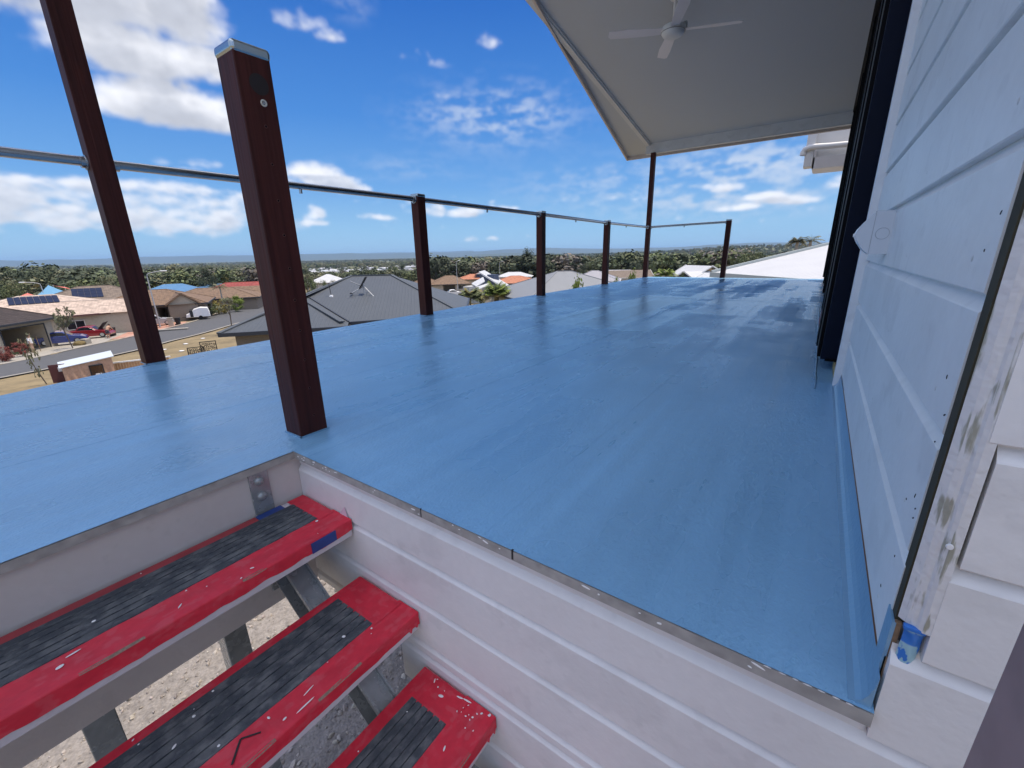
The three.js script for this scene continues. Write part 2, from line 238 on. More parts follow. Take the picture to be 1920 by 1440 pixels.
// ================================================================ THE SETTING
const GT = [[0, -3.3], [9, -3.3], [15, -4.4], [25, -5.4], [45, -7.0], [60, -7.8], [75, -8.4], [100, -9], [150, -10.5], [250, -14], [400, -18], [700, -24], [1500, -30], [4000, -34], [12000, -34], [40000, -34]];
function ground(x, z) {
  const d = Math.hypot(x, z); let i = 0; while (i < GT.length - 2 && d > GT[i + 1][0]) i++;
  const a = GT[i], b = GT[i + 1]; let y = lerp(a[1], b[1], clamp((d - a[0]) / (b[0] - a[0])));
  const az = Math.atan2(-x, -z) * 180 / Math.PI;
  y += 48 * Math.exp(-(((az - 5) / 11) ** 2)) * sstep(1200, 3200, d) * sstep(7000, 3600, d) + 16 * Math.exp(-(((az - 25) / 16) ** 2)) * sstep(1500, 3500, d) * sstep(8000, 4500, d);
  if (d > 120) y += (fbm(x / 260 + 50, z / 260 + 50, 3) - .5) * 2.4 * sstep(120, 500, d);
  return y;
}
{
  const rad = [0, 4, 9, 12, 15, 20, 25, 32, 40, 45, 52, 60, 68, 75, 85, 100, 120, 150, 190, 230, 250, 300, 350, 400, 480, 560, 640, 700, 850, 1000, 1250, 1500, 1900, 2300, 2700, 3100, 3600, 4200, 5000, 6000, 7200, 9000, 12000, 17000, 24000], NA = 240, P = [], C = [], U = [], I = [];
  for (const r of rad) for (let a = 0; a <= NA; a++) {
    const t = a / NA * 2 * Math.PI, x = -Math.sin(t) * r, z = -Math.cos(t) * r; P.push(x, ground(x, z), z); U.push(x, z);
    const n = fbm(x / 40 + 90, z / 40 + 90, 4), f = sstep(250, 900, r), h = sstep(2000, 9000, r);
    const near = [lerp(.165, .27, n), lerp(.135, .20, n), lerp(.07, .11, n)], mid = [.10 + .05 * n, .105 + .05 * n, .05 + .03 * n], far = [.10, .115, .07];
    for (let k = 0; k < 3; k++) C.push(lerp(lerp(near[k], mid[k], f), far[k], h) * 1.2);
  }
  for (let i = 0; i < rad.length - 1; i++) for (let a = 0; a < NA; a++) { const p = i * (NA + 1) + a, q = p + NA + 1; I.push(p, p + 1, q, q, p + 1, q + 1); }
  const g = new THREE.BufferGeometry(); g.setAttribute('position', new THREE.Float32BufferAttribute(P, 3)); g.setAttribute('color', new THREE.Float32BufferAttribute(C, 3)); g.setAttribute('uv', new THREE.Float32BufferAttribute(U, 2)); g.setIndex(I); g.computeVertexNormals();
  struct('ground', g, M.terrain);
}
function ribbon(pts, w, lift, side = 0) {                      // a strip that follows the ground along a line
  const c = new THREE.CatmullRomCurve3(pts.map((p) => new THREE.Vector3(p[0], 0, p[1]))), n = pts.length * 10, P = [], U = [], I = []; let s = 0, last;
  for (let i = 0; i <= n; i++) { const p = c.getPoint(i / n), t = c.getTangent(i / n), nx = -t.z, nz = t.x; if (last) s += p.distanceTo(last); last = p; for (let k = 0; k <= 4; k++) { const o = side + (k / 4 - .5) * w, x = p.x + nx * o, z = p.z + nz * o; P.push(x, ground(x, z) + lift, z); U.push(o, s); } }
  for (let i = 0; i < n; i++) for (let k = 0; k < 4; k++) { const a = i * 5 + k; I.push(a, a + 5, a + 1, a + 1, a + 5, a + 6); }
  const g = new THREE.BufferGeometry(); g.setAttribute('position', new THREE.Float32BufferAttribute(P, 3)); g.setAttribute('uv', new THREE.Float32BufferAttribute(U, 2)); g.setIndex(I); g.computeVertexNormals(); return g;
}
const ROAD = [[-44, 40], [-45, 18], [-47.5, 4], [-50, -3], [-54, -8.5], [-58.8, -12.7], [-63, -17], [-69, -22.3], [-76, -28.4], [-88, -37], [-104, -48], [-125, -66]];
struct('road', ribbon(ROAD, 8.2, .05), M.asphalt);
struct('kerb', [ribbon(ROAD, .35, .12, 4.27), ribbon(ROAD, .35, .12, -4.27)], M.concrete);
struct('driveway', [ribbon([[-56, -3], [-62, -4.5], [-70, -6.5], [-76, -9]], 6.2, .03), ribbon([[-60, -8], [-68, -11], [-78, -15.5]], 4.5, .034)], M.concrete);
struct('pavement', ribbon([[-66, -15.5], [-72.5, -18.2], [-82, -22.5]], 6.0, .03), M.pink);
struct('pavement_band', [ribbon([[-72.6, -15.4], [-69.5, -20.9]], .45, .036), ribbon([[-77.4, -17.4], [-74.3, -22.9]], .45, .036), ribbon([[-68.2, -13.4], [-65.0, -18.4]], .35, .036)], M.pinkDark);
struct('driveway', ribbon([[-84, -33], [-93, -36], [-104, -42]], 4.5, .03), M.concrete);
struct('gravel', (() => { const g = new THREE.PlaneGeometry(16, 14, 1, 1); g.rotateX(-Math.PI / 2); g.translate(-1, -3.29, -1); return uvBox(g); })(), M.gravel);
{                                                              // loose stones lying on the gravel
  const r = rng(31), g0 = new THREE.IcosahedronGeometry(1, 1), p = g0.attributes.position; for (let i = 0; i < p.count; i++) { const k = .72 + .5 * vn(p.getX(i) * 2 + 5, p.getY(i) * 2 + p.getZ(i) * 3 + 9); p.setXYZ(i, p.getX(i) * k, p.getY(i) * k * .7, p.getZ(i) * k); } g0.computeVertexNormals();
  const N = 9000, im = new THREE.InstancedMesh(g0, M.stone, N), o = new THREE.Object3D(), c = new THREE.Color();
  for (let i = 0; i < N; i++) { const s = .004 + .017 * Math.pow(r(), 3.2); o.position.set(-6.5 + r() * 6.2, -3.288 + s * .2, -4.2 + r() * 5.6); o.rotation.set(r() * 3, r() * 6, r() * 3); o.scale.set(s * (1 + r()), s, s * (1 + r() * .6)); o.updateMatrix(); im.setMatrixAt(i, o.matrix); const k = .55 + r() * .75; c.setRGB(k, k * (.96 + .06 * r()), k * (.9 + .12 * r())); im.setColorAt(i, c); }
  im.name = 'gravel_stones'; stuff(im, 'loose grey and pale stones scattered on the gravel below the stairs', 'stones'); scene.add(im);
}
{                                                              // far hills: long low ridges beyond the plain
  const ridge = (name, d, a0, a1, base, amp, f, seed, m) => {
    const P = [], I = [], n = 160; for (let i = 0; i <= n; i++) { const a = lerp(a0, a1, i / n) * Math.PI / 180, h = base + amp * (fbm(i / n * f + seed, seed * 3, 5) - .5) * 2; for (const [dd, y] of [[d - h * 14, -40], [d, h], [d + h * 14, -40]]) P.push(-Math.sin(a) * dd, y, -Math.cos(a) * dd); }
    for (let i = 0; i < n; i++) for (let k = 0; k < 2; k++) { const p = i * 3 + k; I.push(p, p + 3, p + 1, p + 1, p + 3, p + 4); } const g = new THREE.BufferGeometry(); g.setAttribute('position', new THREE.Float32BufferAttribute(P, 3)); g.setIndex(I); g.computeVertexNormals(); struct(name, g, m);
  };
  const hm = mat([.07, .085, .045], 1, { side: THREE.DoubleSide });
  ridge('hills', 17000, -12, 62, 165, 110, 9, 3.3, hm); ridge('hills_001', 21000, 40, 104, 175, 90, 8, 8.1, hm); ridge('hills_002', 11500, -14, 40, 30, 60, 7, 1.7, hm);
}

// ================================================================ THE HOUSE WITH THE DECK
const WX = .13, WZ = -.548;                                    // faces of the side wall and of the front wall
const ceilY = (z) => 2.62 + .173 * (Math.min(z, .5) + 9.26);
const profile = (H, s = 1) => [[0, 0], [.0185, 0], [.020, .0018], [.020, H - .0175], [.0190, H - .0158], [.0100, H - .004], [.0085, H + .003], [0, H + .003]].map(([n, y]) => [n * s, y]);
const boardZ = (x0, x1, y, H) => extrude(profile(H), x1 - x0, 'x', [x0, y, WZ - .020]);                          // faces the stairs
const boardX = (z0, z1, y, H) => { const g = extrude(profile(H).map(([n, yy]) => [-n, yy]).reverse(), z1 - z0, 'z', [WX + .020, y, z0]); return g; };
const house = thing('house', 'white weatherboard house with raked patio roof along the right of the deck', 'house');
{
  const side = part('side_wall', [bx(.1505, .30, -.02, 3.9, -2.06, -.575), bx(.30, 8.5, -3.3, 3.55, -9.4, -.58)], M.rawWood, house);
  const gs = [.048, .192, .336, .48, .624, .768, .912, 1.056, 1.2, 1.344, 1.488, 1.632, 1.776, 1.92, 2.064, 2.208, 2.352, 2.496, 2.64, 2.784, 2.928, 3.072, 3.216, 3.36], r = rng(4);
  for (const y of gs) part('weatherboard', boardX(-2.052, -.588 + (r() - .5) * .012, y, .144), M.board, side);
  const nail = (y, z, s = 1) => { const g = new THREE.IcosahedronGeometry(1, 1); g.scale(.0006, .0024 * s, .0010); g.rotateX(z * 40); g.translate(WX - .0002, y, z); return g; };
  part('nail_hole', [[.52, -.63], [.554, -.612], [.355, -.571 - .03], [.322, -.607], [.389, -.632], [.248, -.621], [.227, -.653], [.239, -.606], [.228, -.604], [.157, -.632], [.094, -.656], [.66, -.64], [.80, -.66]].map(([y, z], i) => nail(y, z, .7 + (i % 3) * .4)), M.dark, side);
  part('nail_head', gs.flatMap((y) => [-.66, -1.12, -1.58, -2.0].map((z) => { const g = new THREE.SphereGeometry(.0032, 10, 6); g.scale(.22, 1, 1); g.translate(WX, y + .030 + .002 * Math.sin(y * 90 + z * 7), z + .006 * Math.sin(y * 50)); return g; })), M.board, side);
  // the unfinished corner: dark stud wrap, smeared metal corner strip, blue flashing below
  const corner = part('corner_stud', bx(.131, .15, .115, 3.6, -.588, -.566), mat([.050, .044, .022], .8, { map: grain(.3, 6, .35, 5, 256, 1, 1) }), house);
  const smear = mat([1, 1, 1], .6, { map: tex(256, 1024, (u, v) => { const a = fbm(u * 6, v * 18, 5, 6, 18), b = fbm(u * 14, v * 5, 4, 14, 5), s = sstep(.34, .44, a * .6 + b * .4 + .22 * (((u * 1.6) % 1) - .3)); return S(lerp(.34, .68, s), lerp(.33, .67, s), lerp(.26, .65, s)); }, true, [1 / .05, 1 / .8]), bumpMap: TX.fineBump, bumpScale: .0012 });
  const strip = [[.1335, -.5655], [.1325, -.5645], [.1385, -.558], [.1425, -.5555], [.1455, -.5545], [.1475, -.5515], [.151, -.549], [.158, -.5485], [.158, -.5655]];
  { const sh = new THREE.Shape(strip.map(([x, z]) => new THREE.Vector2(x, -z))), g = new THREE.ExtrudeGeometry(sh, { depth: 3.5, bevelEnabled: false }); g.rotateX(-Math.PI / 2); g.translate(0, .122, 0); uvBox(g); part('corner_strip', g, smear, house); }
  part('screw', [cyl(.0032, .0026, .002, 12, [.1497, .2335, -.5478], [Math.PI / 2, 0, 0])], M.whitePaint, corner);
  const fl = part('flashing_tape', (() => { const P = [], U = [], I = [], n = 26, m = 6; for (let i = 0; i <= n; i++) for (let k = 0; k <= m; k++) { const y = .018 + .100 * i / n, x = .1355 + .0165 * k / m + .0032 * (y - .02) / .1; P.push(x, y, -.5560 + .0045 * Math.sin(k / m * Math.PI) + .0026 * (vn(i * .6, k * 1.3) - .5)); U.push(x, y); } for (let i = 0; i < n; i++) for (let k = 0; k < m; k++) { const a = i * (m + 1) + k; I.push(a, a + 1, a + m + 1, a + m + 1, a + 1, a + m + 2); } const g = new THREE.BufferGeometry(); g.setAttribute('position', new THREE.Float32BufferAttribute(P, 3)); g.setAttribute('uv', new THREE.Float32BufferAttribute(U, 2)); g.setIndex(I); g.computeVertexNormals(); return g; })(), mat([1, 1, 1], .3, { side: THREE.DoubleSide, map: tex(128, 256, (u, v) => { const n = fbm(u * 4, v * 9, 4, 4, 9), b = sstep(.55, .62, n), e = sstep(.93, .95, v % 1) + sstep(.12, .08, v % 1); const q = clamp(b + e); return S(lerp(.30, .03, q), lerp(.50, .18, q), lerp(.58, .55, q)); }, true, [1 / .02, 1 / .105]) }), house, 'crinkled pale blue flashing tape at the bare corner');
  part('flashing_edge', bx(.136, .1545, .1185, .1235, -.5562, -.5495, .001), mat([.02, .16, .55], .35), house, 'bright blue tape end at the bare corner');
  part('packer', [bx(.131, .137, .07, .116, -.574, -.561), bx(.1305, .1355, .02, .066, -.572, -.560)], M.rawWood, house);
  // front wall above deck level, right of the corner
  const front = part('front_wall', bx(.158, 8.5, -3.3, 3.55, -.70, -.569), M.rawWood, house);
  const fy = [-.05, .085, .211, .348, .484, .62, .756, .892, 1.028, 1.164, 1.3, 1.436, 1.572, 1.708, 1.844, 1.98, 2.116, 2.252, 2.388, 2.524, 2.66, 2.796, 2.932, 3.068, 3.2], r2 = rng(8);
  fy.forEach((y, i) => { if (i < fy.length - 1) part('weatherboard', boardZ(i === 0 ? .1335 : [.152, .157, .160, .152][i % 4] + r2() * .002, 4.2, y, fy[i + 1] - y), M.boardFront, front); });
  for (let y = -.587, i = 0; y > -3.2; y -= .135, i++) part('weatherboard', boardZ(i === 0 ? -.775 : i === 1 ? -.545 : .31, 4.2, y, .135), M.boardFront, front);
  // window trim and the black sliding door frame further along
  part('door_trim', bx(.108, .146, -.012, 3.4, -2.094, -2.048, .003), M.trim, house);
  const frame = part('door_frame', bx(.058, .128, .052, 2.55, -2.35, -2.30, .002), M.navy, house);
  part('jamb', [bx(.045, .145, .052, 2.55, -2.62, -2.353), bx(.040, .145, .052, 2.55, -2.92, -2.62), bx(.05, .145, .052, 2.55, -2.80, -2.62)], M.black, frame);
  part('track', [bx(.0435, .0455, .06, 2.5, -2.50, -2.495), bx(.0435, .0455, .06, 2.5, -2.42, -2.415)], mat([.10, .11, .11], .5), frame);
  part('head', bx(.034, .20, 2.55, 2.63, -9.3, -2.30), M.black, frame); part('threshold', bx(.075, .30, .045, .058, -9.3, -2.30), M.black, frame);
  part('glass_door', bx(.12, .128, .06, 2.55, -9.2, -2.92), M.darkGlass, frame);
  for (let z = -4.2; z > -9; z -= 1.6) part('stile', bx(.052, .135, .06, 2.55, z - .07, z), M.black, frame);
  part('end_jamb', bx(.045, .16, .052, 2.55, -9.36, -9.24), M.black, frame);
  part('sill_block', [bx(.112, .124, .002, .044, -2.40, -2.10)], mat([.42, .33, .14], .8, { map: grain(.05, 6, .5) }), house, 'bare timber packing under the black door frame');
  // raked ceiling, eave and roof
  const slab = (poly, off, th, up) => { const sh = poly.map(([x, z]) => new THREE.Vector2(x, z)), tri = THREE.ShapeUtils.triangulateShape(sh, []), F = []; for (const t of tri) { const q = t.map((i) => poly[i]); F.push(q.map(([x, z]) => [x, ceilY(z) + off, z])); F.push(q.slice().reverse().map(([x, z]) => [x, ceilY(z) + off + th, z])); } poly.forEach((p, i) => { const n = poly[(i + 1) % poly.length]; F.push([[p[0], ceilY(p[1]) + off, p[1]], [p[0], ceilY(p[1]) + off + th, p[1]], [n[0], ceilY(n[1]) + off + th, n[1]], [n[0], ceilY(n[1]) + off, n[1]]]); }); return poly3(F); };
  const A = [[-3.84, -9.9], [-3.15, -4.9], [-3.03, -3.5], [8.8, -3.5], [8.8, -9.9]], Bp = [[-3.03, -3.5], [-3.06, -.45], [8.8, -.45], [8.8, -3.5]];
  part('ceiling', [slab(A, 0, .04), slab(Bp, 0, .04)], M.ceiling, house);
  const rf = part('roof', [slab(A, .045, .16), slab(Bp, .045, .16)], M.roofPale, house);
  const edge = (a, b, drop = .095, w = .03) => { const f = (p, o) => [p[0], ceilY(p[1]) + o, p[1]]; const dx = b[0] - a[0], dz = b[1] - a[1], L = Math.hypot(dx, dz), nx = -dz / L * w, nz = dx / L * w; const a2 = [a[0] + nx, a[1] + nz], b2 = [b[0] + nx, b[1] + nz]; return poly3([[f(a, -drop), f(b, -drop), f(b, .21), f(a, .21)], [f(b2, -drop), f(a2, -drop), f(a2, .21), f(b2, .21)], [f(b, -drop), f(a, -drop), f(a2, -drop), f(b2, -drop)], [f(a, .21), f(b, .21), f(b2, .21), f(a2, .21)]]); };
  part('fascia', [edge([-3.15, -4.9], [-3.84, -9.9], .07), edge([-3.84, -9.9], [8.8, -9.9], .07), edge([-3.03, -3.5], [-3.15, -4.9], .07), edge([-3.06, -.45], [-3.03, -3.5], .07)], paint([.62, .58, .57]), rf);
  part('side_beam', [bar([-3.21, ceilY(-9.4) - .022, -9.4], [-3.21, ceilY(-3.5) - .022, -3.5], .075, .05), bar([-3.165, ceilY(-9.4) - .012, -9.4], [-3.165, ceilY(-3.5) - .012, -3.5], .02, .03)], M.beam, house);
  part('end_beam', bx(-3.26, .3, 2.412, 2.66, -9.49, -9.40, .004), M.beam, house);
  // eave of the wing beyond the deck, with its white gutter
  const ev = part('wing_eave', [bx(-.44, .4, 2.052, 2.075, -11.9, -11.2), bx(-.46, .4, 2.052, 2.26, -11.2, -11.17), bx(-.46, -.435, 2.06, 2.4, -11.9, -11.17)], paint([.66, .63, .60]), house);
  part('gutter', [bx(-.62, -.47, 2.12, 3.0, -11.6, -11.30, .01), bx(-.47, .4, 2.27, 3.0, -11.6, -11.42), tube([[-.66, 2.34, -11.30], [-.64, 2.44, -11.3], [-.55, 2.47, -11.28], [-.2, 2.45, -11.25], [.4, 2.42, -11.2]], .055, 10, 20)], M.gutterWhite, ev);
  part('wing_wall', [bx(.2, 8.4, -3.3, 2.06, -12.4, -11.95)], M.wallWhite, house);
}

// ---------------------------------------------------------------- the deck
const deck = thing('deck', 'wide raised deck coated with fresh glossy blue waterproofing paint', 'deck');
{
  const edgeL = [[-3.12, -9.62], [-3.10, -3.7], [-3.05, -1.9], [-2.965, -.95], [-2.74, -.14], [-2.5, .6], [-2.2, 1.4], [-2.0, 2.2]];
  const outline = [...edgeL, [-1.153, 2.2], [-1.153, -.537], [.1315, -.537], [.1315, -9.62]];
  const sheet = (y, grow = 0) => { const sh = new THREE.Shape(outline.map(([x, z]) => new THREE.Vector2(x, -z))), g = new THREE.ShapeGeometry(sh); g.rotateX(-Math.PI / 2); g.translate(0, y, 0); return uvBox(g); };
  const mem = part('membrane', sheet(0), M.deck, deck);
  const sv = [], r = rng(12);
  for (const x of seamX) sv.push(bx(x - .007, x + .007, -.002, .0006, -9.6, x < -1.2 ? 2 : -.54, .0004));
  for (const z of seamZ) sv.push(bx(-3.08, .09, -.002, .0008, z - .009, z + .009, .0006));
  part('seam', sv, M.deck, mem);
  // rolled drips, the irregular bead of paint beside the door and nibs caught in the coat
  const bead = []; { const pts = []; for (let z = -1.97; z > -6.2; z -= .06) pts.push([.052 + .004 * (vn(z * 9, 3) - .5) - .012 * sstep(-1.97, -6, z), .001, z]); bead.push(tube(pts, .0034, 6, 140)); for (let i = 0; i < 26; i++) { const z = -2 - r() * 2.4, g = new THREE.IcosahedronGeometry(.003 + r() * .004, 1); g.scale(1.4, .5, 1); g.translate(.05 + (r() - .5) * .012, .002, z); bead.push(g); } }
  for (let i = 0; i < 120; i++) { const x = -3 + r() * 3.1, z = -.7 - r() * 4.4, g = new THREE.IcosahedronGeometry(.0008 + .0012 * r() * r(), 1); g.scale(1.3, .5, 1); g.translate(x, .0005, z); bead.push(g); }
  part('paint_bead', bead, M.deckPlain, mem);
  // raised coving where the membrane turns up the wall, and the flap at the corner
  part('coving', [extrude([[.107, -.004], [.107, .0008], [.1135, .003], [.119, .008], [.1235, .017], [.1265, .030], [.1285, .048], [.1285, -.004]], 1.51, 'z', [0, 0, -2.052]), bx(.1285, .132, -.004, .115, -.592, -.560)], M.deckPlain, mem);
  part('edge_sheet', (() => { const sh = new THREE.Shape(outline.map(([x, z]) => new THREE.Vector2(x, -z))), g = new THREE.ExtrudeGeometry(sh, { depth: .020, bevelEnabled: false }); g.rotateX(-Math.PI / 2); g.translate(0, -.0225, 0); return uvBox(g); })(), M.sheetEdge, deck);
  // chips of bare sheet and dried paint along the cut edge
  const chip = []; for (let i = 0; i < 30; i++) { const x = -1.14 + Math.pow(r(), 1.8) * 1.27, g = new THREE.IcosahedronGeometry(1, 0); g.scale(.002 + r() * r() * .012, .0008 + r() * .0016, .001); g.rotateZ((r() - .5) * .5); g.translate(x, -.004 - r() * .012, -.5365); chip.push(g); } for (let i = 0; i < 7; i++) { const g = new THREE.IcosahedronGeometry(1, 0); g.scale(.002 + r() * .005, .0008, .001); g.translate(.02 + i * .014 + r() * .006, -.0015, -.5366); chip.push(g); }
  part('paint_chip', chip, M.whitePaint, deck);
  part('edge_gap', bx(-.634, -.632, -.021, .0003, -.540, -.5362), M.dark, deck); part('edge_gap', bx(-.391, -.387, -.02, .0004, -.540, -.5364), M.dark, deck);
  const lower = outline.map(([x, z]) => [x, z]);
  part('joist', (() => { const a = []; for (let z = -9.3; z < 2; z += .45) a.push(bx(-2.6 + (z < -.6 ? -.35 : .3), z < -.6 ? .12 : -1.19, -.22, -.0235, z - .022, z + .022)); return a; })(), M.rawWood, deck);
  part('soffit', [bx(-2.95, .1, -.245, -.225, -9.4, -.58), bx(-2.1, -1.19, -.245, -.225, -.58, 2)], M.fascia, deck);
  part('fascia', [bx(-1.187, -1.1675, -.450, -.0225, -.560, 2.2, .002), bx(-3.06, -3.04, -.33, -.0225, -9.55, -1.2)], M.fascia, deck);
  const skirt = part('skirt', [bx(-1.165, .30, -.452, -.0225, -.60, -.566)], M.rawWood, deck);
  const sy = [-.452, -.415, -.285, -.155, -.05];
  for (let i = 0; i < 4; i++) part('weatherboard', boardZ(-1.166, 4.2, sy[i], sy[i + 1] - sy[i]), M.boardFront, skirt);
  part('top_board', [bx(-1.166, .133, -.05, -.0228, -.566, -.5545, .0015)], M.boardFront, skirt);
  for (const z of [-.43, -.03]) part('support_post', [bx(-1.745, -1.66, -3.29, -.40, z - .04, z + .04, .004)], M.galv, deck);
  for (const [x, z] of [[-2.9, -2.2], [-2.9, -5.4], [-2.9, -9]]) part('support_post', bx(x - .05, x + .05, -3.3, -.03, z - .05, z + .05, .004), M.galv, deck);
}

// ---------------------------------------------------------------- balustrade posts and handrail
const RY = .995;
function post(label, x, z, top, o = {}) {
  const p = thing('timber_post', label, 'post', [x, 0, z], 0, o.group), w = .044;
  part('shaft', bx(-w, w, .002, top - (o.cap === false ? 0 : .004), -w, w, .0035), M.timber, p);
  if (o.cap !== false) { const c = part('cap', (() => { const g = new RoundedBoxGeometry(.096, .028, .096, 4, .011); g.translate(0, top - .008, 0); return uvBox(g); })(), M.capSteel, p); }
  part('sealant', [bx(-w - .004, w + .004, .0005, .004, w - .001, w + .004), bx(w - .001, w + .004, .0005, .004, -w - .004, w + .004)], M.deckPlain, p);
  return p;
}
const P1 = post('tall timber roof post at the left running out of the top of the photo', -2.915, -.715, ceilY(-.7), { cap: false });
const P2 = post('nearest timber post with a steel cap beside the red stairs', -1.267, -.645, 1.024);
const P3 = post('second capped post along the handrail, in front of the grey neighbouring roof', -2.955, -2.80, 1.036);
const P4 = post('third capped post along the handrail, in front of the orange roofs', -2.955, -4.85, 1.03);
const P5 = post('short capped post next before the tall corner roof post', -3.02, -7.07, 1.036);
const P6 = post('tall timber roof post at the far corner of the deck', -3.08, -9.36, 2.412, { cap: false });
const P7 = post('capped end post standing before the big white roof', -1.585, -9.55, 1.09);
{                                                              // bored holes, recess for the rail and washer on the nearest post
  const f = .0445, hole = (y, dz, r) => { const g = new THREE.TorusGeometry(r, .0007, 6, 14); g.rotateY(Math.PI / 2); g.translate(f, y, dz); return g; }, dot = (y, dz, r) => cyl(r, r, .0008, 12, [f, y, dz], [0, 0, Math.PI / 2]);
  const ys = []; for (let y = .06; y < .86; y += .088) ys.push(y);
  part('wire_hole', ys.map((y) => dot(y, -.006, .0028)), M.black, P2); part('wire_hole_rim', ys.map((y) => hole(y, -.006, .0034)), mat([.10, .03, .02], .5), P2);
  part('rail_recess', [(() => { const g = new THREE.RingGeometry(.0215, .0235, 40); g.rotateY(Math.PI / 2); g.translate(f + .0004, .945, -.006); return g; })(), cyl(.0215, .0215, .0006, 32, [f, .945, -.006], [0, 0, Math.PI / 2])], mat([.012, .006, .005], .6), P2);
  part('washer', [(() => { const g = new THREE.TorusGeometry(.0062, .0022, 8, 24); g.rotateY(Math.PI / 2); g.translate(f + .0006, .905, -.010); return g; })()], mat([.55, .55, .48], .4), P2); part('bolt_head', cyl(.004, .0035, .003, 6, [f + .001, .905, -.010], [0, 0, Math.PI / 2]), M.galv, P2);
  for (const P of [P3, P4, P5]) part('wire_hole', [dot(.30, .0, .002), dot(.5, .0, .002), dot(.7, 0, .002)], M.black, P);
}
function rail(label, a, b, sockets = [.5], fa = true, fb = true) {
  const t = thing('handrail', label, 'handrail'), V = (k) => a.map((v, i) => lerp(v, b[i], k)), d = new THREE.Vector3(b[0] - a[0], b[1] - a[1], b[2] - a[2]), L = d.length(); d.normalize();
  part('tube', rod(a, b, .0215, 24), M.steel, t);
  for (const k of sockets) { const p = V(k); part('baluster_socket', [cyl(.0105, .0105, .026, 16, [p[0], p[1] - .033, p[2]]), cyl(.0085, .0085, .012, 12, [p[0], p[1] - .021, p[2]])], M.steel, t); }
  const fl = (p, s) => { const q = new THREE.Quaternion().setFromUnitVectors(new THREE.Vector3(0, 0, 1), d), g = merge([new THREE.CylinderGeometry(.033, .033, .007, 28).rotateX(Math.PI / 2), new THREE.CylinderGeometry(.026, .026, .022, 28).rotateX(Math.PI / 2).translate(0, 0, s * .011), new THREE.SphereGeometry(.006, 10, 8).translate(0, -.028, s * .004)]); g.applyQuaternion(q); g.translate(p[0] + d.x * s * .003, p[1] - .004, p[2] + d.z * s * .003); return g; };
  if (fa) part('flange', fl(a, 1), M.steel, t); if (fb) part('flange', fl(b, -1), M.steel, t);
  return t;
}
const w2 = .044;
rail('steel handrail left of the tall near post, running out of the photo', [-2.925, .985, -.715 + w2], [-2.925, .985, 2.0], [.8], true, false);
rail('steel handrail passing behind the nearest post with one socket below', [-2.955, 1.0, -2.80 + w2], [-2.925, .985, -.715 - w2], [.515]);
rail('steel handrail bay between second and third capped posts', [-2.955, .998, -4.85 + w2], [-2.955, 1.0, -2.80 - w2], [.53]);
rail('steel handrail bay above the grey and lilac roofs', [-3.02, 1.0, -7.07 + w2], [-2.955, .998, -4.85 - w2], [.55]);
rail('steel handrail bay ending at the tall corner roof post', [-3.08, 1.02, -9.36 + w2], [-3.02, 1.0, -7.07 - w2], [.6]);
rail('steel handrail across the far end of the deck', [-3.08 + w2, 1.02, -9.38], [-1.585 - w2, 1.05, -9.55], [.46]);

